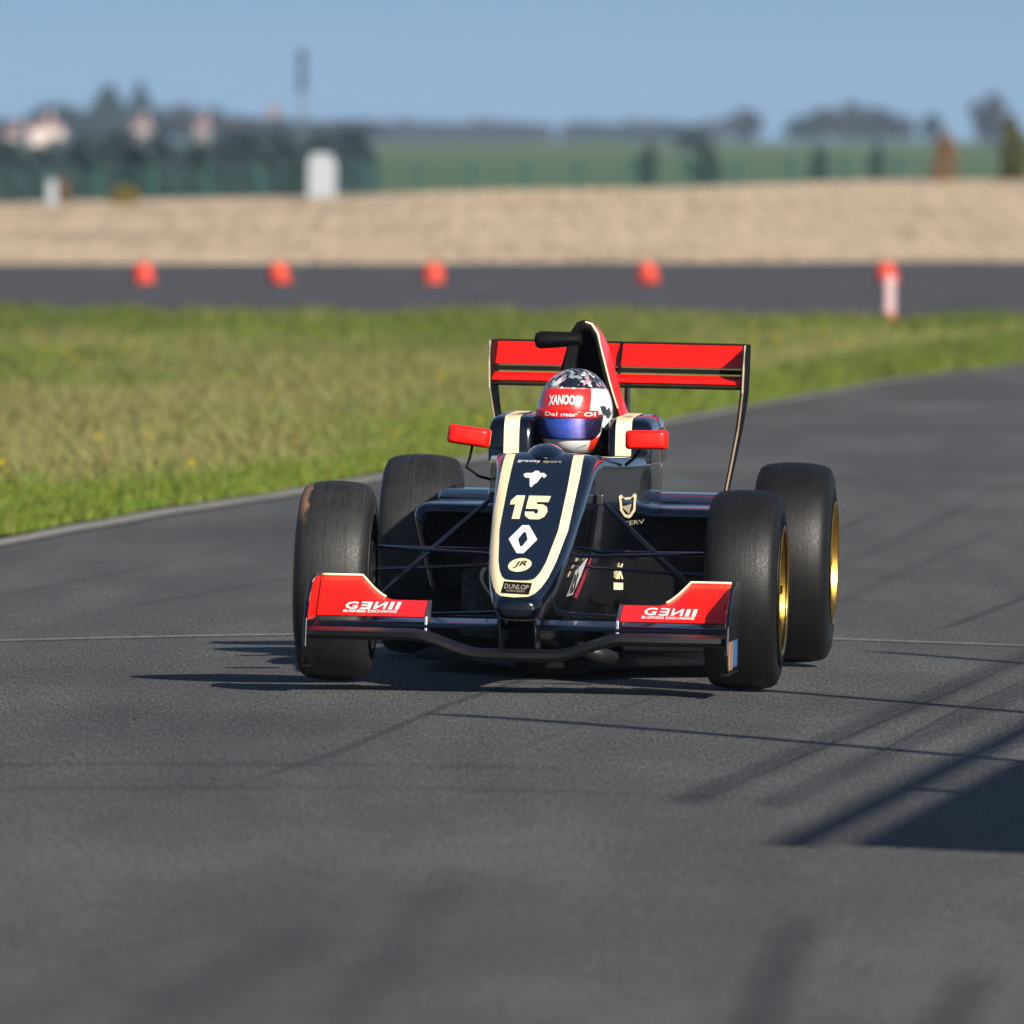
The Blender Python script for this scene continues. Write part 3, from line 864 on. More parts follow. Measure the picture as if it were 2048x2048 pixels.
# wheels ----------------------------------------------------------------
def tyre_profile(w, Rd):
    h = w / 2; r0 = .172
    return [(-h*.80, r0 - .01), (-h*.97, r0 + .008), (-h*1.0, r0 + .04), (-h*1.01, Rd - .115), (-h*1.0, Rd - .070), (-h*.965, Rd - .036), (-h*.89, Rd - .017), (-h*.74, Rd - .0075), (-h*.45, Rd - .002), (-h*.2, Rd), (0, Rd + .0005),
            (h*.2, Rd), (h*.45, Rd - .002), (h*.74, Rd - .0075), (h*.89, Rd - .017), (h*.965, Rd - .036), (h*1.0, Rd - .070), (h*1.01, Rd - .115), (h*1.0, r0 + .04), (h*.97, r0 + .008), (h*.80, r0 - .01)]
def make_wheel(w, Rd, loc, s, rub, steer=0, clay=False):
    wh = empty('wheel', loc, (0, 0, R(steer))); wh.parent = car
    mb = MB(); mb.lathe_x(tyre_profile(w, Rd), 96); tr = mb.build('tyre', rub, wh, smooth=True)
    h = w / 2; o = s
    # rim: barrel, outer dish
    mb = MB(); mb.lathe_x([(-o*h*.85, .168), (-o*h*.95, .176), (-o*h*.9, .160), (0, .150), (o*h*.38, .152)], 64); mb.build('rim_barrel', M['dark_metal'], wh, smooth=True, auto=40)
    prof = [(o*h*.4, .1525), (o*h*.70, .158), (o*h*1.0, .172), (o*(h*1.03), .176), (o*(h*1.06), .172), (o*(h*1.02), .164), (o*(h*.80), .155)]
    mb = MB(); mb.lathe_x(prof, 64); mb.build('rim', M['gold'], wh, smooth=True, auto=40)
    mb = MB()
    for k in range(10):
        a = 2 * math.pi * k / 10
        def P(r, t, x): return (x, r*math.cos(a+t), r*math.sin(a+t))
        V = [P(.045, -.28, o*h*.55), P(.045, .28, o*h*.55), P(.158, .075, o*h*.90), P(.158, -.075, o*h*.90), P(.045, -.28, o*h*.42), P(.045, .28, o*h*.42), P(.158, .075, o*h*.74), P(.158, -.075, o*h*.74)]
        mb.add(V, [(0, 1, 2, 3), (4, 7, 6, 5), (0, 3, 7, 4), (1, 5, 6, 2), (0, 4, 5, 1), (3, 2, 6, 7)])
    mb.build('spokes', M['gold'], wh, bevel=.002)
    mb = MB(); mb.lathe_x([(o*h*.3, .001), (o*h*.3, .05), (o*h*.66, .048), (o*h*.70, .03), (o*h*.82, .026), (o*h*.82, .001)], 24); mb.build('hub_nut', M['steel'], wh, smooth=True, auto=40)
    mb = MB(); mb.lathe_x([(-o*h*.25, .06), (-o*h*.25, .128), (-o*h*.12, .128), (-o*h*.12, .06)], 40, True); mb.build('brake_disc', M['dark_metal'], wh, smooth=True, auto=40)
    mb = MB(); mb.prism([(-.05, -.12), (.05, -.12), (.06, 0), (.045, .11), (-.045, .11), (-.06, 0)], 'x', -o*h*.45, -o*h*.95); mb.build('upright', M['dark_metal'], wh, bevel=.006)
    mb = MB(); mb.prism([(.06, -.05), (.12, -.06), (.13, .05), (.06, .06)], 'x', -o*h*.02, -o*h*.40); mb.build('brake_caliper', M['dark_metal'], wh, bevel=.006)
    return wh
FWX, RWX = .557, .538
wFL = make_wheel(.200, .270, (-FWX, 0, .268), -1, M['rubber_clay'], 0.0); wFL['label'] = 'front wheel with dusty tread and a clay smear'
wFR = make_wheel(.200, .270, (FWX - .006, 0, .268), 1, M['rubber'], -0.8); wFR['label'] = 'front wheel with gold rim beside lettered flap'
wRL = make_wheel(.222, .285, (-RWX, 2.73, .283), -1, M['rubber_dusty'])
wRR = make_wheel(.222, .285, (RWX - .012, 2.73, .283), 1, M['rubber'], -0.4)

# suspension: every arm its own part
def arm(name, a, b, r=.008, flat=.5, mat='black', ax='x'):
    mb = MB(); mb.tube([a, b], r, 10, flat=flat); return mb.build(name, M[mat], car, smooth=True, auto=60)
for s in (-1, 1):
    arm('upper_wishbone', (s*.455, 0, .362), (s*.10, -.20, .352), .012, .45)
    arm('upper_wishbone', (s*.455, .01, .362), (s*.13, .24, .355), .012, .45)
    arm('lower_wishbone', (s*.455, 0, .175), (s*.05, -.22, .200), .012, .45)
    arm('lower_wishbone', (s*.455, .01, .175), (s*.06, .26, .17), .012, .45)
    arm('push_rod', (s*.452, 0, .225), (s*.152, .10, .495), .0065, 1.0)
    arm('steering_rod', (s*.455, .09, .300), (s*.11, .13, .318), .007, .8)
    arm('rear_wishbone', (s*.45, 2.73, .40), (s*.12, 2.5, .36), .012, .45)
    arm('rear_wishbone', (s*.45, 2.73, .40), (s*.10, 2.95, .36), .012, .45)
    arm('rear_wishbone', (s*.45, 2.73, .17), (s*.10, 2.45, .14), .012, .45)
    arm('drive_shaft', (s*.45, 2.73, .285), (s*.06, 2.72, .275), .018, 1.0, 'dark_metal')
    mb = MB(); mb.box((s*.135 if s > 0 else -.155, .09, .485), (.155 if s > 0 else -.135, .12, .515)); mb.build('rocker_cover', M['dark_metal'], car, bevel=.004)
mb = MB(); mb.loft([rr_ring(-.10, .10, .10, .36, .03, 2.5), rr_ring(-.09, .09, .12, .36, .03, 2.9), rr_ring(-.05, .05, .16, .34, .02, 3.15)])
mb.build('gearbox', M['dark_metal'], car, smooth=True, auto=40)
mb = MB(); mb.box((-.03, 3.15, .25), (.03, 3.17, .31)); mb.build('rain_light', M['magenta'], car, bevel=.003)

# mirrors ---------------------------------------------------------------
for s in (-1, 1):
    mr = empty('mirror', (s*.243, .5, .659), (0, R(7 if s < 0 else -1), R(0))); mr.parent = car
    mb = MB(); rs = []
    for y, k in [(-.036, .60), (-.034, .80), (-.022, .95), (.0, 1.0), (.030, .98)]:
        rs.append(rr_ring(-.0575*min(1, k*1.06), .0575*min(1, k*1.06), -.0262*k, .0262*k, .009*k, y))
    mb.loft(rs); mb.build('mirror_housing', M['red'], mr, smooth=True, auto=70)
    mb = MB(); mb.box((-.05, .0305, -.022), (.05, .032, .022)); mb.build('mirror_glass', M['steel'], mr)
    if s > 0: mb = MB(); mb.tube([(-.02, .01, -.026), (-.035, .015, -.05), (-.06, .02, -.07)], .0045, 8); mb.build('mirror_stem', M['matte'], mr, smooth=True); continue
    mb = MB(); mb.tube([(s*.0 + .012, 0, -.026), (s*.0 + .010, 0, -.06), (-s*.004, .0, -.085), (-s*.04, .01, -.105), (-s*.075, .02, -.11)], .0038, 8); mb.build('mirror_stem', M['matte'], mr, smooth=True)

# rear wing ---------------------------------------------------------------
rw = empty('rear_wing'); rw.parent = car
XW = .356
def blade(name, prof, mat, x0=-XW, x1=XW):
    mb = MB(); mb.loft([[(x, y, z) for y, z in prof] for x in np.linspace(x0, x1, 9)]); return mb.build(name, mat, rw, smooth=True, auto=40)
blade('upper_flap', [(2.965, .829), (2.975, .8265), (3.03, .848), (3.075, .8905), (3.068, .8915), (3.02, .853)], M['red'])
blade('gurney_edge', [(3.069, .8915), (3.074, .8905), (3.074, .897), (3.069, .898)], M['matte'])
blade('slot_lip', [(2.955, .812), (2.975, .810), (2.985, .822), (2.963, .824)], M['matte'])
blade('main_plane', [(2.85, .784), (2.86, .779), (2.90, .778), (2.965, .800), (2.955, .806), (2.90, .796), (2.86, .792)], M['red'])
blade('leading_edge', [(2.845, .772), (2.855, .768), (2.88, .770), (2.88, .777), (2.855, .778), (2.847, .778)], M['matte'])
mb = MB(); mb.prism([(2.95, .80), (3.07, .86), (3.07, .897), (2.95, .835)], 'x', -.004, .004); mb.build('wing_bracket', M['matte'], rw)
for s in (-1, 1):
    mb = MB()
    rs = []
    for x, z, y0, y1 in [(.363, .897, 2.86, 3.10), (.362, .83, 2.83, 3.10), (.360, .76, 2.83, 3.10), (.355, .72, 2.86, 3.10), (.345, .65, 2.90, 3.09), (.330, .57, 2.93, 3.08), (.312, .48, 2.96, 3.07), (.306, .43, 2.97, 3.06)]:
        rs.append([(s*(x - .005), y0, z), (s*(x + .005), y0, z), (s*(x + .005), y1, z), (s*(x - .005), y1, z)])
    mb.loft(rs); ep = mb.build('endplate', M['matte'], rw, bevel=.002)
    mb = MB(); mb.tube([(s*(x + .002), y0 - .001, z) for x, z, y0 in [(.363, .895, 2.86), (.362, .83, 2.83), (.360, .76, 2.83), (.355, .72, 2.86), (.345, .65, 2.90), (.330, .57, 2.93), (.312, .48, 2.96)]], .0028, 6); mb.build('endplate_edge', M['grey_vinyl'], ep)
    mb = MB(); mb.box((s*.02 if s > 0 else -.03, 2.90, .33), (.03 if s > 0 else -.02, 3.02, .785)); mb.build('wing_post', M['black'], rw, bevel=.003)
blade('lower_beam', [(2.98, .42), (3.0, .41), (3.08, .43), (3.06, .44)], M['carbon'], -.30, .30)

# seat, steering wheel
mb = MB(); mb.tube([(.085*math.cos(t*math.pi/16), .60 + .03*math.sin(t*math.pi/16), .50 + .075*math.sin(t*math.pi/16)) for t in range(33)], .011, 8)
sw = mb.build('steering_wheel', M['matte'], car, smooth=True)
mb = MB(); mb.box((-.08, .585, .48), (.08, .61, .53)); mb.build('steering_hub', M['matte'], sw, bevel=.006)
mb = MB(); mb.loft([rr_ring(-.15, .15, .09, .13, .02, .72), rr_ring(-.16, .16, .10, .22, .03, 1.0), rr_ring(-.165, .165, .12, .44, .03, 1.27), rr_ring(-.165, .165, .12, .56, .03, 1.37)])
mb.build('seat', M['matte'], car, smooth=True, auto=60)

# ------------------------------------------------------------------ driver
def skin_body(name, mat, nodes, edges, sub=2, root=0):
    me = bpy.data.meshes.new(name)
    me.from_pydata([n_[0] for n_ in nodes], edges, [])
    o = bpy.data.objects.new(name, me); COL.objects.link(o)
    md = o.modifiers.new('skin', 'SKIN'); md.use_smooth_shade = True
    for i, n_ in enumerate(nodes):
        sv = me.skin_vertices[0].data[i]
        r = n_[1]; sv.radius = r if isinstance(r, tuple) else (r, r)
        sv.use_root = (i == root)
    sb = o.modifiers.new('sub', 'SUBSURF'); sb.levels = sub; sb.render_levels = sub
    me.materials.append(mat)
    return o
CB = Matrix.Translation((X0, Y0, H(X0, Y0))) @ Matrix.Rotation(R(-4.15), 4, 'Z') @ Matrix.Rotation(R(1.2), 4, 'Y')
nodes = [((0, .86, .225), (.12, .085)), ((0, 1.00, .32), (.12, .085)), ((0, 1.09, .43), (.13, .09)), ((0, 1.125, .52), (.085, .06)), ((0, 1.12, .58), (.052, .052)), ((0, 1.115, .66), (.058, .062)), ((0, 1.11, .72), (.07, .08))]
edges = [(0, 1), (1, 2), (2, 3), (3, 4), (4, 5), (5, 6)]
def limb(start, pts):
    i = start
    for p in pts:
        nodes.append(p); edges.append((i, len(nodes) - 1)); i = len(nodes) - 1
    return i
for s in (-1, 1):
    limb(0, [((s*.075, .80, .215), .07), ((s*.075, .52, .33), .052), ((s*.06, .15, .27), .042), ((s*.055, .06, .255), .034), ((s*.055, .03, .32), .026)])
    hnd = limb(2, [((s*.115, 1.07, .47), .050), ((s*.125, .90, .38), .040), ((s*.105, .72, .455), .030), ((s*.094, .665, .495), .024), ((s*.088, .635, .512), .024)])
    for k, (dz, L) in enumerate([(.020, .030), (.008, .034), (-.004, .032), (-.016, .026)]):
        limb(hnd, [((s*.088, .612, .512 + dz), .0085), ((s*.080, .590, .512 + dz), .008), ((s*.070, .588 + .012, .512 + dz), .007)])
    limb(hnd, [((s*.072, .628, .535), .009), ((s*.064, .612, .540), .008)])
person = skin_body('person', M['suit'], nodes, edges)
person.matrix_world = CB
tag(person, 'driver in dark race suit and red, white and black helmet seated in the cockpit', 'person')

def helmet_mat():
    t = NT('helmet_paint'); tc = t.n('ShaderNodeTexCoord')
    sp = t.n('ShaderNodeSeparateXYZ'); t.l(tc.outputs['Object'], sp.inputs[0])
    x, y, z = sp.outputs
    ang = t.math('ARCTAN2', x, t.math('MULTIPLY', y, -1))       # 0 in front, + to the right
    def gt(v, th, soft=.003):
        nd = t.n('ShaderNodeMapRange'); nd.inputs['From Min'].default_value = th - soft; nd.inputs['From Max'].default_value = th + soft
        t.l(v, nd.inputs['Value']); return nd.outputs[0]
    vo = t.n('ShaderNodeTexVoronoi'); vo.inputs['Scale'].default_value = 85; t.l(tc.outputs['Object'], vo.inputs['Vector'])
    vo2 = t.n('ShaderNodeTexVoronoi'); vo2.inputs['Scale'].default_value = 34; t.l(tc.outputs['Object'], vo2.inputs['Vector'])
    rnd = t.n('ShaderNodeSeparateColor'); t.l(vo.outputs['Color'], rnd.inputs[0])
    rnd2 = t.n('ShaderNodeSeparateColor'); t.l(vo2.outputs['Color'], rnd2.inputs[0])
    nz = t.noise(tc.outputs['Object'], 30, 3)
    # black crown with pale, grey and pink flecks
    flecks = t.ramp(rnd.outputs[0], [(.0, (.008, .010, .014)), (.40, (.010, .013, .018)), (.48, (.22, .24, .27)), (.62, (.05, .06, .08)), (.76, (.66, .64, .64)), (.90, (.6, .22, .26))])
    for e in [n for n in t.t.nodes if n.type == 'VALTORGB'][-1:]: e.color_ramp.interpolation = 'CONSTANT'
    white = t.mix(gt(t.math('ADD', z, t.math('MULTIPLY', ang, .045)), .058, .001), (.78, .78, .77), (.80, .80, .80))
    # right side: black and grey flames low and behind, white above
    side = t.ramp(rnd2.outputs[1], [(.0, (.02, .02, .022)), (.40, (.75, .75, .74)), (.62, (.24, .24, .25)), (.82, (.80, .80, .79))])
    [n for n in t.t.nodes if n.type == 'VALTORGB'][-1].color_ramp.interpolation = 'CONSTANT'
    c = t.mix(t.math('MULTIPLY', gt(ang, .62), gt(t.math('MULTIPLY', z, -1), -.028)), white, side)
    # left flank in dark blue
    c = t.mix(gt(t.math('MULTIPLY', ang, -1), .80), c, (.045, .075, .13))
    # red band over the visor
    fr = t.math('MULTIPLY', t.math('MULTIPLY', gt(ang, -.80), gt(t.math('MULTIPLY', t.math('ADD', ang, t.math('MULTIPLY', z, -2.2)), -1), -.52)), t.math('MULTIPLY', gt(z, .004), gt(t.math('MULTIPLY', z, -1), -.077)))
    c = t.mix(fr, c, (.80, .018, .012))
    c = t.mix(gt(t.math('ADD', z, t.math('MULTIPLY', t.math('ABSOLUTE', ang), .004)), .077), c, flecks)
    # chin: white with a dark slash and a red patch on the right cheek
    ck = t.math('MULTIPLY', t.math('MULTIPLY', gt(ang, .62), gt(t.math('MULTIPLY', ang, -1), -1.0)), t.math('MULTIPLY', gt(t.math('MULTIPLY', z, -1), .058), gt(z, -.098)))
    c = t.mix(ck, c, (.80, .04, .012))
    t.set(col=c, rough=.28, coat=.9, coat_r=.05)
    return t.m
def visor_mat():
    t = NT('mirror_visor'); tc = t.n('ShaderNodeTexCoord')
    sp = t.n('ShaderNodeSeparateXYZ'); t.l(tc.outputs['Object'], sp.inputs[0])
    nd = t.n('ShaderNodeMapRange'); nd.inputs['From Min'].default_value = -.10; nd.inputs['From Max'].default_value = .10; t.l(sp.outputs[0], nd.inputs['Value'])
    col = t.ramp(nd.outputs[0], [(.05, (.05, .05, .06)), (.3, (.03, .08, .42)), (.55, (.06, .12, .58)), (.72, (.34, .30, .80)), (.80, (.03, .02, .09)), (1.0, (.02, .02, .03))])
    t.set(col=col, rough=.16, metal=.45, coat=1.0, coat_r=.03)
    return t.m
M['helmet'] = helmet_mat(); M['visor'] = visor_mat()

helm = bpy.data.objects.new('helmet', bpy.data.meshes.new('helmet')); COL.objects.link(helm)
NA, NZ = 64, 40
def helm_pt(a, e, off=0.0):
    """a: angle round from the front (+ right), e: -1 chin .. 1 crown"""
    zz = math.sin(e * math.pi / 2); cc = math.cos(e * math.pi / 2)
    wx, wy, wz = .1035, .138, .128
    if e < 0: cc = cc ** .62 ; wz = .118
    x = wx * cc * math.sin(a); y = -wy * cc * math.cos(a); z = wz * zz
    f = max(0, math.cos(a)) ** 2
    if e < 0:
        y -= f * .022 * math.sin(min(1, -e * 1.6) * math.pi / 2) * cc      # chin bar juts forward
        x *= 1 - .10 * (-e) ** 2
    v = Vector((x, y, z)); n_ = Vector((x / wx ** 2, y / wy ** 2, z / wz ** 2)).normalized()
    return v + n_ * off
V = []; F = []
es = np.linspace(-.86, 1, NZ)
for e in es:
    for k in range(NA): V.append(helm_pt(2 * math.pi * k / NA, float(e)))
for i in range(NZ - 1):
    for k in range(NA): F.append((i*NA+k, i*NA+(k+1) % NA, (i+1)*NA+(k+1) % NA, (i+1)*NA+k))
F.append(tuple(range(NA))[::-1])
helm.data.from_pydata([tuple(v) for v in V], [], F); helm.data.materials.append(M['helmet'])
helm.data.polygons.foreach_set('use_smooth', [True] * len(F))
helm.parent = person
helm.location = (.004, 1.10, .716); helm.rotation_euler = (R(2), 0, R(-9))
bpy.context.view_layer.update()
hb = bvh_of(helm)
def helm_patch(name, a0, a1, z0, z1, mat, off, na=40, nz=12, rnd=0.0):
    V = []; F = []
    for j in range(nz + 1):
        for i in range(na + 1):
            u = i / na; v = j / nz
            a = a0 + (a1 - a0) * u
            edge = 1 - max(0, (abs(u - .5) * 2 - .72) / .28) ** 2 * rnd
            zm = (z0 + z1) / 2; z = zm + (z0 + (z1 - z0) * v - zm) * edge
            d = Vector((math.sin(a), -math.cos(a) * 1.32, 0)).normalized()
            hit, nr, ix, ds = hb.ray_cast(d * .4 + Vector((0, 0, z)), -d)
            if nr.dot(d) < 0: nr = -nr
            V.append(hit + nr * off)
    n = na + 1
    for j in range(nz):
        for i in range(na): F.append((j*n+i, j*n+i+1, (j+1)*n+i+1, (j+1)*n+i))
    return mesh_obj(name, V, F, mat, helm, smooth=True, solid=.002)
vis = helm_patch('visor', -1.12, 1.02, -.062, .008, M['visor'], .0035, rnd=.55)
helm_patch('visor_strip', -.98, .90, -.006, .016, M['red'], .0062, nz=4, rnd=.2)
HT = lambda x, z: (x, -.5, z)
decal('visor_lettering', place_2d(text_2d('Del mar  Ol', .01), (.012, .0055), .125, .011), M['white'], helm, hb, HT, (0, 1, 0), .0085, seg=.008)
def arch(geo, c, w, h, bend):
    V, F = place_2d(geo, (0, 0), w, h)
    return [(c[0] + x, c[1] + y - bend * (x / (w/2)) ** 2) for x, y in V], F
decal('helmet_lettering', arch(text_2d('XANOOSP', .03), (.0, .045), .094, .027, .004), M['white'], helm, hb, HT, (0, 1, 0), .002, seg=.008)
decal('chin_slash', place_2d(poly_2d([(-.5, -.5), (.3, .3), (.5, .5), (.2, .1), (-.4, -.3)]), (.044, -.082), .026, .012), M['matte'], helm, hb, HT, (0, 1, 0), .002, seg=.008)

# ------------------------------------------------------------------ trackside fence (out of frame, throws the shadow on the right)
def fx(y): return 4.247 + .0861 * (y - 32.5)
cf = empty('catch_fence', (fx(38), 38, H(5, 38)))
tag(cf, 'tall steel trackside fence with posts, cables and a solid banner beside the track', 'fence')
def fpt(y, z): return (fx(y) - fx(38), y - 38, z)
zb_ = H(5, 38)
def post(y, z, r):
    mb = MB(); mb.tube([fpt(y, 0), fpt(y, z - zb_)], r, 10); mb.build('post', M['steel'], cf, smooth=True, auto=60)
for y, z in [(39.0, 5.41), (42.83, 5.41), (47.43, 4.78), (36.5, 3.95), (51.6, 4.4), (55.8, 4.4)]:
    post(y, z, .055)
for z, ya, yb, r in [(3.97, 32.55, 60, .036), (4.18, 34.6, 60, .012), (4.37, 34.3, 60, .015)]:
    mb = MB(); mb.tube([fpt(ya, z - zb_), fpt(yb, z - zb_)], r, 8); mb.build('cable' if z > 4.1 else 'top_rail', M['steel'], cf, smooth=True, auto=60)
mb = MB()
pl = [(32.85, 3.86), (39.0, 3.86), (39.0, 1.0), (36.4, 1.0)]
vv = [(fpt(y, z - zb_)) for y, z in pl]
mb.add([(x - .01, y, z) for x, y, z in vv] + [(x + .01, y, z) for x, y, z in vv], [(0, 1, 2, 3), (7, 6, 5, 4), (0, 4, 5, 1), (1, 5, 6, 2), (2, 6, 7, 3), (3, 7, 4, 0)])
mb.build('banner', M['matte'], cf)

# ------------------------------------------------------------------ grass on the verge
def attr_mat(name, rough=.75, trans=.0, rnd=.2):
    t = NT(name); a = t.n('ShaderNodeAttribute'); a.attribute_name = 'tint'
    t.set(col=a.outputs['Color'], rough=rough, spec=.2)
    if trans:
        tl = t.n('ShaderNodeBsdfTranslucent'); t.l(a.outputs['Color'], tl.inputs[0])
        ms = t.n('ShaderNodeMixShader'); ms.inputs[0].default_value = trans
        t.l(t.b.outputs[0], ms.inputs[1]); t.l(tl.outputs[0], ms.inputs[2]); t.l(ms.outputs[0], t.out.inputs[0])
    return t.m
M['grass'] = attr_mat('grass_blades', .7, .25)

def vnoise(x, y, seed):
    r = np.random.default_rng(seed); v = np.zeros_like(x)
    for k in range(7):
        f = 2 ** (k * .55); a = r.random() * 6.28; b = r.random() * 6.28; th = r.random() * 3.14
        v += np.sin((x * np.cos(th) + y * .16 * np.sin(th)) * f * 1.1 + a) * np.cos((x * .8 - y * .10) * f * .6 + b) / f ** .7
    return v
def np_mesh(name, V, tris, mat, tint):
    me = bpy.data.meshes.new(name)
    me.vertices.add(len(V)); me.vertices.foreach_set('co', V.astype(np.float32).ravel())
    nf = len(tris); k = tris.shape[1]
    me.loops.add(nf * k); me.loops.foreach_set('vertex_index', tris.astype(np.int32).ravel())
    me.polygons.add(nf); me.polygons.foreach_set('loop_start', (np.arange(nf) * k).astype(np.int32))
    me.update(calc_edges=True)
    if tint is not None:
        at = me.attributes.new('tint', 'FLOAT_COLOR', 'POINT')
        c = np.ones((len(V), 4), np.float32); c[:, :3] = tint
        at.data.foreach_set('color', c.ravel())
    me.materials.append(mat)
    o = bpy.data.objects.new(name, me); COL.objects.link(o)
    return o

def grass(N):
    u = rng.random(N)
    y = 62 + (182 - 62) * u ** 1.25
    hw = .0277 * y + 2.0
    x = (rng.random(N) * 2 - 1) * hw
    ok = (y > edge_y(x) + .05) & (y < far_y(x) + .3) & (x > -6.3)
    # extra thick fringe along the edge of the track
    xe = rng.random(N // 3) * 10 - 4.5
    ye = edge_y(xe) + np.abs(rng.normal(0, 1, N // 3)) * 2.6 - .25 - .3 * np.sin(xe * 7.3) * np.sin(xe * 2.9 + 1) - .15 * np.sin(xe * 23)
    x = np.concatenate([x[ok], xe]); y = np.concatenate([y[ok], ye]); n = len(x)
    ye_d = y - edge_y(x)                       # depth behind the track edge
    s = np.clip((y - edge_y(x)) / np.maximum(1, far_y(x) - edge_y(x)), 0, 1)
    n1 = vnoise(x, y, 1); n2 = vnoise(x * 3, y * 2, 2)
    dry = np.clip(.95 * np.exp(-((s - .30) / .24) ** 2) + .34 * n1 - .02, 0, 1) * np.clip(ye_d / 6, .0, 1)
    dry = np.clip(dry + (rng.random(n) < .12) * .5, 0, 1)
    hgt_ = (.075 + .05 * rng.random(n)) * (1 + .35 * n2.clip(-1, 1)) * np.where(ye_d < 8, 1.25, 1.0) * np.where(dry > .6, 1.25, 1.0) * np.clip((ye_d + .4) / .9, .35, 1)
    hgt_ *= np.where((s > .86), 1.2, 1.0)
    wid = .0045 + .0035 * rng.random(n) + .00003 * y
    az = rng.random(n) * 6.28; lean = .25 + .55 * rng.random(n); la = rng.random(n) * 6.28
    bx, by = np.cos(az) * wid, np.sin(az) * wid * .5
    z0 = hgt(x, y) + .02
    tx, ty = x + np.cos(la) * lean * hgt_, y + np.sin(la) * lean * hgt_
    mx, my = x + np.cos(la) * lean * hgt_ * .35, y + np.sin(la) * lean * hgt_ * .35
    V = np.zeros((n, 5, 3))
    V[:, 0] = np.stack([x - bx, y - by, z0], -1); V[:, 1] = np.stack([x + bx, y + by, z0], -1)
    V[:, 2] = np.stack([mx + bx * .8, my + by * .8, z0 + hgt_ * .6], -1); V[:, 3] = np.stack([mx - bx * .8, my - by * .8, z0 + hgt_ * .6], -1)
    V[:, 4] = np.stack([tx, ty, z0 + hgt_], -1)
    b = np.arange(n)[:, None] * 5
    T = np.concatenate([b + [0, 1, 2], b + [0, 2, 3], b + [3, 2, 4]])
    green = np.stack([.090 + .055 * rng.random(n), .135 + .060 * rng.random(n), .012 + .014 * rng.random(n)], -1)
    deep = np.stack([.070 + .02 * rng.random(n), .095 + .03 * rng.random(n), .016 + .01 * rng.random(n)], -1)
    straw = np.stack([.235 + .10 * rng.random(n), .200 + .085 * rng.random(n), .085 + .05 * rng.random(n)], -1)
    k = np.clip(.5 + .5 * n2 + (s - .6) * .9, 0, 1)[:, None]
    col = green * (1 - k) + deep * k
    col = col * (1 - dry[:, None] * .64) + straw * dry[:, None] * .54
    tint = np.repeat(col, 5, axis=0)
    o = np_mesh('grass', V.reshape(-1, 3), T, M['grass'], tint)
    tag(o, 'long green and straw-coloured grass on the verge between the two tracks', 'grass', kind='stuff')
grass(230000)

# yellow wild flowers
n = 230
x = rng.random(n) * 9 - 4.2; y = 70 + rng.random(n) * 95
ok = (y > edge_y(x) + 1.5) & (y < far_y(x)); x = x[ok]; y = y[ok]; n = len(x)
V = []; T = []; C = []
for i in range(n):
    r = .010 + .010 * random.random(); z = H(x[i], y[i]) + .11 + .06 * random.random()
    b = len(V)
    for k in range(6):
        a = k * math.pi / 3; V.append((x[i] + r * math.cos(a), y[i] - .003 * math.sin(a) * 2, z + r * .8 * math.sin(a)))
    for k in range(1, 5): T.append((b, b + k, b + k + 1))
o = np_mesh('wild_flowers', np.array(V), np.array(T), M['grass'], np.tile(np.array([[.48, .36, .03]]), (len(V), 1)))
tag(o, 'small yellow wild flowers scattered through the verge grass', 'flowers', kind='stuff')

# ------------------------------------------------------------------ cones and post on the far track
def cone_mat():
    t = NT('cone_orange'); co = t.coord(); f = t.noise(co, 8, 4)
    t.set(col=t.ramp(f, [(.3, (.44, .030, .010)), (.7, (.56, .045, .016))]), rough=.55)
    return t.m
M['cone'] = cone_mat()
M['post_white'] = paint('pale_plastic', (.48, .33, .33), .5, .1, .2, .08)
def cone(x, y, rz, tilt, label):
    e = empty('traffic_cone', (x, y, .012), (0, 0, rz))
    mb = MB(); mb.box((-.115, -.115, 0), (.115, .115, .03)); b = mb.build('base', M['cone'], e, bevel=.012)
    mb = MB(); mb.lathe_z([(.118, .031), (.127, .07), (.126, .12), (.114, .17), (.090, .212), (.060, .236), (.02, .246)], 24)
    c = mb.build('cone_body', M['cone'], e, smooth=True, auto=50)
    c.rotation_euler = (0, R(tilt), 0)
    tag(e, label, 'traffic cone', 'traffic cones along the far track')
    return e
for x, y, rz, tl, lb in [(-4.33, 217.5, .3, -3, 'squat orange-red traffic cone on far asphalt below the house'), (-2.735, 217.5, .8, -6, 'squat orange-red traffic cone on far asphalt below the mast'),
                     (-.928, 217.5, .2, 2, 'squat orange-red traffic cone on far asphalt between the sign board and the car'), (1.60, 217.5, 1.1, -7, 'squat orange-red traffic cone on far asphalt behind the racing car wing'),
                     (4.41, 217.5, .5, -5, 'squat orange-red traffic cone directly behind the striped marker post')]:
    cone(x, y, rz, tl, lb)
mp = empty('marker_post', (3.33, 163.0, .02))
tag(mp, 'pale pink and white marker post with red foot at the grass edge', 'marker post')
mb = MB(); mb.loft([rr_ring(-.030, .030, 0, .0, .0, 0)] ) if False else None
mb = MB(); mb.box((-.045, -.03, .07), (.045, .03, .40)); mb.build('shaft', M['post_white'], mp, bevel=.012)
mb = MB(); mb.lathe_z([(.065, 0), (.065, .03), (.05, .068)], 20); mb.build('foot', M['cone'], mp, smooth=True, auto=40)

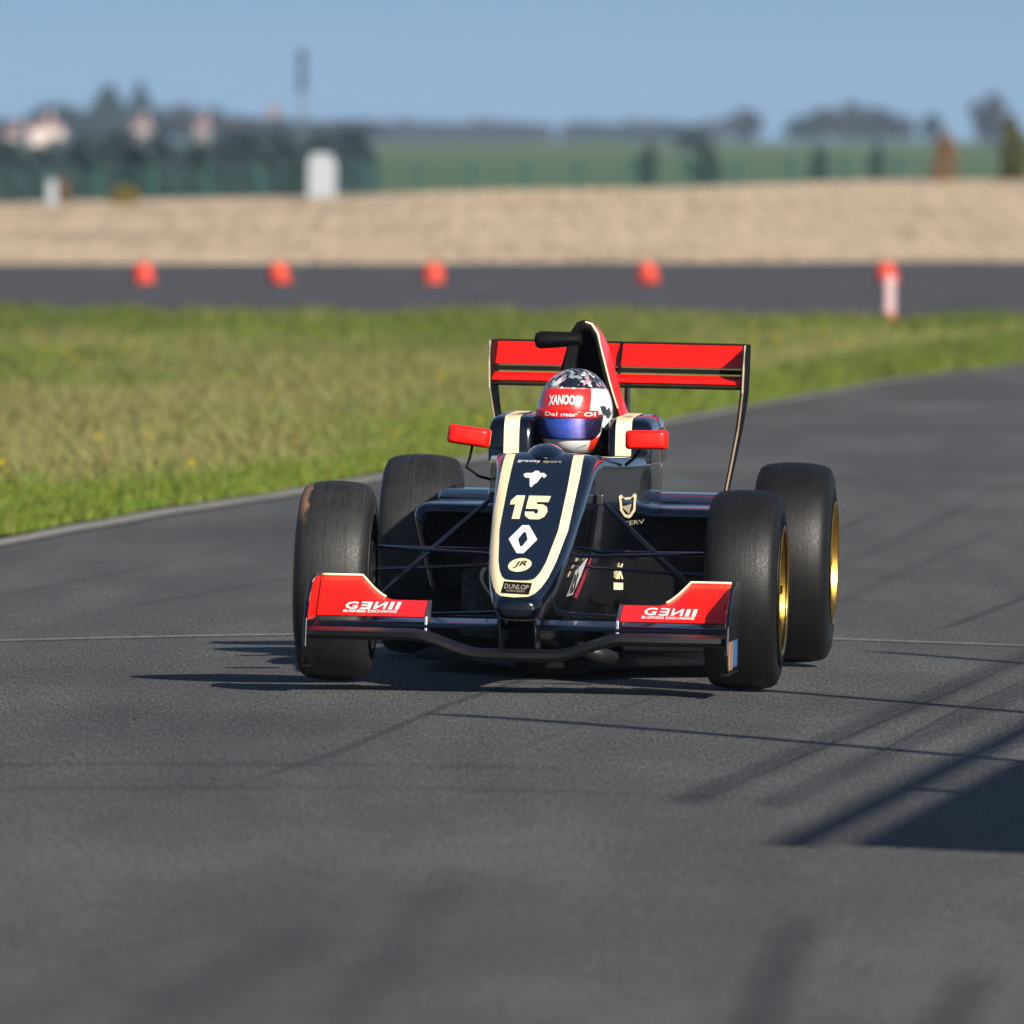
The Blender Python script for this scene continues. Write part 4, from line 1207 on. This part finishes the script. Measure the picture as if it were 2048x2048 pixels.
# ------------------------------------------------------------------ fence on the bank
M['fence_green'] = paint('green_fence_wire', (.009, .060, .050), .5, .1, .2, .15)
FY = 344.0; PS = .99
fence = empty('mesh_fence', (0, FY, bank_top(0)))
tag(fence, 'long green wire mesh fence on posts along the top of the gravel bank', 'fence')
mbp = MB(); mbp.tube([(0, 0, -.6), (0, 0, .98)], .05, 8)
mbw = MB()
for k in range(18):
    x = (k + .5) * PS / 18
    mbw.box((x - .0038, -.004, 0), (x + .0038, .004, .9))
for k in range(7):
    z = .05 + k * .14
    mbw.box((0, -.011, z - .008), (PS, -.0045, z + .008))
p0 = w0 = None
for k in range(-19, 20):
    x = k * PS + .25
    if p0 is None: p0 = mbp.build('post', M['fence_green'], fence, smooth=True, auto=60); p = p0
    else: p = obj_copy(p0, fence)
    z = bank_top(x) - bank_top(0) - .30 - .012 * (x + 9)
    p.location = (x, 0, z)
    if k < 19:
        if w0 is None: w0 = mbw.build('wire_panel', M['fence_green'], fence); w = w0
        else: w = obj_copy(w0, fence)
        w.location = (x, 0, z + .05)

# board, post and shrubs on the bank
M['board_white'] = paint('board_white', (.27, .30, .33), .6, 0, .2, .05)
sb = empty('notice_board', (-3.49, 339, bank_top(-3.49) - .05))
tag(sb, 'upright white notice board with rounded top standing on the bank before dark trees', 'notice board')
mb = MB(); mb.prism([(-.26, .02), (.26, .02), (.27, .62), (.18, .80), (-.10, .84), (-.24, .74)], 'y', -.02, .02); mb.build('panel', M['board_white'], sb, bevel=.01)
for s in (-1, 1):
    mb = MB(); mb.tube([(s*.2, .03, -.5), (s*.2, .03, .55)], .025, 8); mb.build('leg', M['steel'], sb, smooth=True, auto=60)
wp = empty('marker_box', (-8.43, 339, bank_top(-8.43) - .06))
tag(wp, 'small white cabinet on the gravel bank in front of the fence', 'cabinet')
mb = MB(); mb.box((-.09, -.08, 0), (.09, .08, .46)); mb.build('body', M['board_white'], wp, bevel=.015)
mb = MB(); mb.box((-.10, -.09, .461), (.10, .09, .48)); mb.build('lid', M['steel'], wp, bevel=.008)

# ------------------------------------------------------------------ trees, shrubs
def leaf_mat(name, c1, c2):
    t = NT(name); oi = t.n('ShaderNodeObjectInfo'); a = t.n('ShaderNodeAttribute'); a.attribute_name = 'tint'
    sp = t.n('ShaderNodeSeparateColor'); t.l(a.outputs['Color'], sp.inputs[0])
    t.set(col=t.ramp(sp.outputs[0], [(.2, c1), (.8, c2)]), rough=.8, spec=.15)
    return t.m
M['leaf_dark'] = leaf_mat('evergreen_leaves', (.009, .021, .024), (.026, .046, .042))
M['leaf_hedge_haze'] = leaf_mat('haze_tinted_hedge_leaves', (.018, .032, .042), (.042, .064, .075))  # blue-grey of distant haze painted into the hedge leaf colour
M['leaf_bare'] = leaf_mat('wintry_twigs', (.026, .023, .034), (.062, .052, .060))
M['leaf_olive'] = leaf_mat('olive_leaves', (.045, .055, .018), (.10, .105, .035))
M['leaf_rust'] = leaf_mat('rusty_leaves', (.12, .065, .028), (.25, .15, .07))
M['leaf_yellow'] = leaf_mat('yellow_leaves', (.15, .12, .02), (.30, .23, .05))
def bark():
    t = NT('bark'); f = t.noise(t.coord((8, 8, 1)), 1, 5)
    t.set(col=t.ramp(f, [(.3, (.03, .024, .018)), (.7, (.09, .07, .052))]), rough=.95); return t.m
M['bark'] = bark()
_cache = {}
def crown_mesh(shape, seed, nl):
    key = (shape, seed, nl)
    if key in _cache: return _cache[key]
    r = np.random.default_rng(seed)
    cl = []
    for k in range(34):
        if shape == 'conifer':
            h = r.random() ** 1.6; rad = (1 - h) * .46 + .02; a = r.random() * 6.28; q = rad * (.4 + .6 * r.random())
            cl.append((q * math.cos(a), q * math.sin(a), .12 + .88 * h, .10 + .10 * (1 - h)))
        elif shape == 'bush':
            a = r.random() * 6.28; q = .42 * math.sqrt(r.random()); h = r.random()
            cl.append((q * math.cos(a) * (1 - .4 * h), q * math.sin(a) * (1 - .4 * h), .05 + .85 * h, .16))
        elif shape == 'dense':
            v = r.normal(0, 1, 3); v /= np.linalg.norm(v); q = r.random() ** .45
            cl.append((v[0] * q * .40, v[1] * q * .40, .52 + v[2] * q * .42, .13 + .06 * r.random()))
        else:
            v = r.normal(0, 1, 3); v /= np.linalg.norm(v); q = .40 * r.random() ** .4
            cl.append((v[0] * q, v[1] * q, .50 + v[2] * q * .95, .11 + .09 * r.random()))
    V = []; T = []; C = []
    per = nl // len(cl)
    P = []
    for (cx, cy, cz, cr) in cl:
        d = r.normal(0, 1, (per, 3)); d /= np.linalg.norm(d, axis=1)[:, None]
        q = cr * r.random(per)[:, None] ** .45
        P.append(np.array([cx, cy, cz]) + d * q)
    P = np.concatenate(P); n = len(P)
    sz = (.022 + .024 * r.random(n))[:, None]
    A = r.normal(0, 1, (n, 3)); A /= np.linalg.norm(A, axis=1)[:, None]
    B = np.cross(A, r.normal(0, 1, (n, 3))); B /= np.linalg.norm(B, axis=1)[:, None]
    Vv = np.stack([P - A * sz, P - B * sz * .6, P + A * sz, P + B * sz * .6], 1).reshape(-1, 3)
    b = np.arange(n)[:, None] * 4
    Tt = b + np.array([[0, 1, 2, 3]])
    tint = np.repeat(r.random(n)[:, None] * np.ones((1, 3)), 4, axis=0)
    _cache[key] = (Vv, Tt, tint)
    return _cache[key]
_mesh = {}
def plant(name, label, cat, x, y, h, w, shape, mat, seed, group=None, nl=4200, z=None):
    z0 = HZ(x, y) if z is None else z
    e = empty(name, (x, y, z0 - .05)); tag(e, label, cat, group)
    key = (shape, seed, mat)
    if key not in _mesh:
        Vv, Tt, tint = crown_mesh(shape, seed, nl)
        c = np_mesh('crown', Vv, Tt, M[mat], tint)
        mb = MB()
        top = .8 if shape == 'conifer' else .62
        mb.tube([(0, 0, -.02), (.008, 0, .2), (0, .006, .45), (.01, 0, top)], [.035, .026, .018, .005], 7)
        rr2 = random.Random(seed)
        for k in range(7):
            a = rr2.random() * 6.28; hz = .22 + .36 * rr2.random(); L = .18 + .16 * rr2.random()
            mb.tube([(0, 0, hz), (math.cos(a)*L*.5, math.sin(a)*L*.5, hz + .12), (math.cos(a)*L, math.sin(a)*L, hz + .2)], [.012, .008, .003], 5)
        tk = mb.build('trunk', M['bark'], None, smooth=True)
        _mesh[key] = (c.data, tk.data)
        bpy.data.objects.remove(c); bpy.data.objects.remove(tk)
    cd, td = _mesh[key]
    for nm, dt in (('crown', cd), ('trunk', td)):
        o = bpy.data.objects.new(nm, dt); COL.objects.link(o); o.parent = e; o.scale = (w, w, h)
    e.rotation_euler = (0, 0, seed * 1.7)
    return e

def at(px, y): return (px * 2048 / 1932 - 1024) / 37000 * y           # x of a column of the view at depth y
def ztop(py, y): return 1.4 - (py * 2048 / 1932 - 330) / 37000 * y

def tree_px(name, label, px, pyt, wpx, y, shape, mat, seed, group, dz=0):
    x = at(px, y); zt = ztop(pyt, y); zb = HZ(x, y)
    w = wpx * 2048 / 1932 / 37000 * y
    plant(name, label, 'tree', x, y, max(1.5, (zt - zb)) * 1.04, w * 1.15, shape, mat, seed, group)

# tall dark evergreens on the left, behind the fence
G1 = 'dark trees on the skyline beyond the fence'
for i, (px, pyt, wpx, y, sh, mt, sd) in enumerate([
    (205, 168, 105, 2300, 'conifer', 'leaf_dark', 1), (262, 164, 85, 2350, 'conifer', 'leaf_dark', 2), (165, 205, 90, 2200, 'dense', 'leaf_dark', 3), (305, 212, 80, 2250, 'dense', 'leaf_dark', 4), (235, 205, 90, 2400, 'dense', 'leaf_dark', 3)]):
    tree_px('evergreen_tree', ['broad dark pointed evergreen rising over the skyline beside another, apart from the pink-walled house', 'slim dark pointed evergreen rising directly behind the pink-walled house', 'rounded dark evergreen between the large pale house and the pointed evergreens', 'rounded dark evergreen between the pink-walled house and the grey house', 'rounded dark evergreen filling the gap between the two pointed evergreens'][i], px, pyt, wpx, y, sh, mt, sd, G1)
for i, (px, pyt, wpx) in enumerate([(18, 235, 90), (108, 215, 70), (370, 212, 95), (435, 228, 90), (495, 240, 80), (550, 236, 75), (610, 240, 95), (668, 243, 90)]):
    tree_px('leafy_tree', 'dusky round-headed tree in the row behind the mast', px, pyt - 17, wpx * 1.5, 2050 + 37 * i, 'dense', ['leaf_dark', 'leaf_bare'][(i // 2) % 2], 5 + i % 3, G1)
# lower dark hedge trees in front of them, seen through the fence
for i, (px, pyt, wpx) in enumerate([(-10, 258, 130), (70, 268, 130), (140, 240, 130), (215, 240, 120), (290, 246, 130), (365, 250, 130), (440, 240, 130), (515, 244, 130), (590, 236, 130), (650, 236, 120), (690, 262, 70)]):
    tree_px('hedge_tree', 'low dark tree of the dense hedge seen through the left fence', px, pyt, wpx, 372 + 9 * (i % 4), 'dense', 'leaf_hedge_haze', 8 + i % 3, 'dense dark hedge behind the fence')
# thin hazy ridge of trees in the middle and groups on the right
for i in range(27):
    px = 728 + i * 24
    if 1036 < px < 1078: continue
    tree_px('ridge_tree', 'small hazy tree of the pale ridge line far behind the green field', px, 231 + 6 * math.sin(i * 2.1) + 3 * math.sin(i * 5.3), 80, 3200 + 45 * ((i * 7) % 11), 'dense', ['leaf_bare', 'leaf_dark'][i % 3 == 1], 11 + i % 3, 'hazy trees along the far ridge')
for i, (px, pyt, wpx, y, mt, sd) in enumerate([(1308, 252, 62, 1500, 'leaf_dark', 14), (1402, 214, 58, 2300, 'leaf_bare', 15), (1515, 226, 62, 2400, 'leaf_dark', 16), (1555, 212, 70, 2420, 'leaf_bare', 17), (1600, 206, 75, 2450, 'leaf_bare', 14), (1650, 212, 75, 2440, 'leaf_bare', 15), (1695, 226, 60, 2430, 'leaf_bare', 16), (1757, 222, 34, 2300, 'leaf_dark', 17), (1868, 190, 62, 2100, 'leaf_bare', 14)]):
    lb = {0: 'dark bush-like tree standing low before the green field', 1: 'lone hazy tree with flat top on the green field crest', 7: 'slim dark tree behind the rusty sapling', 8: 'tall dusky tree rising behind the olive tree'}.get(i, 'dusky tree in the broad clump on the field crest')
    tree_px('field_tree', lb, px, pyt - 8, wpx * 1.28, y, 'dense', mt, sd, 'trees on the far green field')
for i, (px, pyt, wpx, y) in enumerate([(1222, 312, 44, 470), (1330, 300, 60, 460), (1545, 318, 44, 455), (1655, 306, 34, 480)]):
    tree_px('field_shrub', 'small dark shrub on the green field just behind the mesh fence', px, pyt, wpx, y, 'dense', 'leaf_dark', 14 + i % 3, 'dark shrubs behind the fence')
# young rusty tree and olive tree close behind the bank, yellow shrub
plant('rusty_sapling', 'slender rusty brown young tree at the top of the gravel bank', 'tree', at(1783, 342), 342, 1.05, .55, 'bush', 'leaf_rust', 21, None, z=bank_top(at(1783, 342)) - .12)
plant('olive_tree', 'olive green tree on the bank at the end of the fence', 'tree', at(1915, 341), 341, 1.28, .75, 'bush', 'leaf_olive', 22, None, z=bank_top(at(1915, 341)) - .12)
plant('yellow_shrub', 'low yellowish shrub on top of the gravel bank', 'shrub', at(235, 339), 339, .42, .65, 'bush', 'leaf_yellow', 23, None, z=bank_top(at(235, 339)) - .08)
plant('brown_shrub', 'thin brown shrub just behind the small white cabinet', 'shrub', at(122, 341), 341, .62, .26, 'bush', 'leaf_rust', 24, None, z=bank_top(at(122, 341)) - .08)

# ------------------------------------------------------------------ houses, steeple and mast
M['plaster'] = paint('pale_plaster', (.50, .41, .37), .9, 0, .3, .06)
M['plaster_grey'] = paint('grey_plaster', (.22, .19, .18), .9, 0, .3, .06)
M['plaster_pink'] = paint('pink_plaster', (.32, .25, .24), .9, 0, .3, .06)
M['roof_tile'] = paint('roof_tiles', (.17, .07, .055), .85, 0, .3, .2)
M['pane'] = paint('window_pane', (.02, .025, .03), .1, .5, .05, .1)
def house(px, py0, py1, wpx, y, wall, label, gable=.35):
    x = at(px, y); zt = ztop(py0, y); zb = HZ(x, y); zw = ztop(py0 + (py1 - py0) * gable, y)
    w = wpx * 2048 / 1932 / 37000 * y / 2
    e = empty('house', (x, y, zb - .3), (0, 0, .25)); tag(e, label, 'house', 'houses on the far skyline')
    hw = zw - zb + .3; ht = zt - zb + .3
    mb = MB(); mb.box((-w, -w*1.2, 0), (w, w*1.2, hw)); mb.build('wall', wall, e)
    mb = MB(); mb.prism([(-w*1.15, hw - .15), (w*1.15, hw - .15), (w*.12, ht), (-w*.12, ht)], 'y', -w*1.3, w*1.3)
    rf = mb.build('roof', M['roof_tile'], e)
    mb = MB(); mb.box((w*.3, -.3, ht - 1.0), (w*.3 + .5, .3, ht + .6)); mb.build('chimney', wall, rf)
    for k in (-1, 0, 1):
        for zz in (hw - 1.9, hw - 4.5):
            if zz < .5: continue
            mb = MB(); mb.box((k*w*.55 - w*.13, -w*1.2 - .06, zz), (k*w*.55 + w*.13, -w*1.2 - .01, zz + 1.3)); mb.build('window', M['pane'], e)
    return e
house(80, 226, 272, 66, 1980, M['plaster'], 'large pale house with red roof among trees at the edge of the wood', .28)
house(24, 236, 276, 44, 1990, M['plaster_grey'], 'grey-brown house half hidden beside the large pale house', .4)
house(264, 222, 256, 36, 2180, M['plaster_pink'], 'small pink-walled house in front of the pointed evergreens', .4)
house(378, 222, 258, 30, 2000, M['plaster_grey'], 'grey house among bare trees near the mast', .4)
y = 3300; x = at(518, y)
st = empty('church', (x, y, HZ(x, y) - .2)); tag(st, 'faint pinkish church tower far off beside the mast', 'church')
zt = ztop(186, y) - HZ(x, y)
mb = MB(); mb.box((-1.0, -1.0, 0), (1.0, 1.0, zt * .68)); mb.build('tower', M['plaster'], st)
mb = MB(); mb.loft([[(-1.1, -1.1, zt*.68), (1.1, -1.1, zt*.68), (1.1, 1.1, zt*.68), (-1.1, 1.1, zt*.68)], [(-.1, -.1, zt), (.1, -.1, zt), (.1, .1, zt), (-.1, .1, zt)]]); mb.build('spire', M['roof_tile'], st)
mb = MB(); mb.box((-3, 1.1, 0), (3.2, 6, zt * .34)); mb.build('nave', M['plaster'], st)

y = 1000; x = at(570, y)
ms = empty('radio_mast', (x, y, HZ(x, y) - .1)); tag(ms, 'tall thin grey mast with panel antennas at its head', 'mast')
zt = ztop(92, y) - HZ(x, y)
M['galv'] = paint('galvanised_steel', (.20, .215, .235), .5, 0, .2, .1, metal=.3)
mb = MB()
for sx, sy in ((-1, -1), (1, -1), (0, 1)):
    mb.tube([(sx*.16, sy*.14, 0), (sx*.10, sy*.09, zt)], .028, 6)
k = 0; z = 0
while z < zt - .5:
    f = 1 - .45 * z / zt; a = .16 * f
    mb.tube([(-a, -a*.9, z), (a, -a*.9, z + .42)], .010, 4); mb.tube([(a, -a*.9, z), (0, a*.9, z + .42)], .010, 4); mb.tube([(0, a*.9, z), (-a, -a*.9, z + .42)], .010, 4)
    z += .42
mb.build('lattice', M['galv'], ms)
for sx in (-1, 0, 1):
    for zz in (zt - 2.2, zt - .95):
        mb = MB(); mb.box((sx*.19 - .05, -.22 - .05*(sx == 0), zz), (sx*.19 + .05, -.12 - .05*(sx == 0), zz + 1.0)); mb.build('antenna_panel', M['dark_metal'], ms, bevel=.01)
mb = MB(); mb.tube([(0, 0, zt - .2), (0, 0, zt + .7)], .02, 6); mb.build('lightning_rod', M['galv'], ms)

# ------------------------------------------------------------------ air: faint haze over the whole place
hz = MB(); hz.box((-700, -60, -1.6), (700, 5000, 30))
t = NT('haze_air')
t.t.nodes.remove(t.b)
pv = t.n('ShaderNodeVolumePrincipled')
pv.inputs['Color'].default_value = (.55, .74, 1.0, 1)
pv.inputs['Density'].default_value = .00009
pv.inputs['Anisotropy'].default_value = 0.0
t.l(pv.outputs[0], t.out.inputs['Volume'])
hb_ = hz.build('haze', t.m)
tag(hb_, 'thin blue air haze over the whole place', 'haze', kind='stuff')
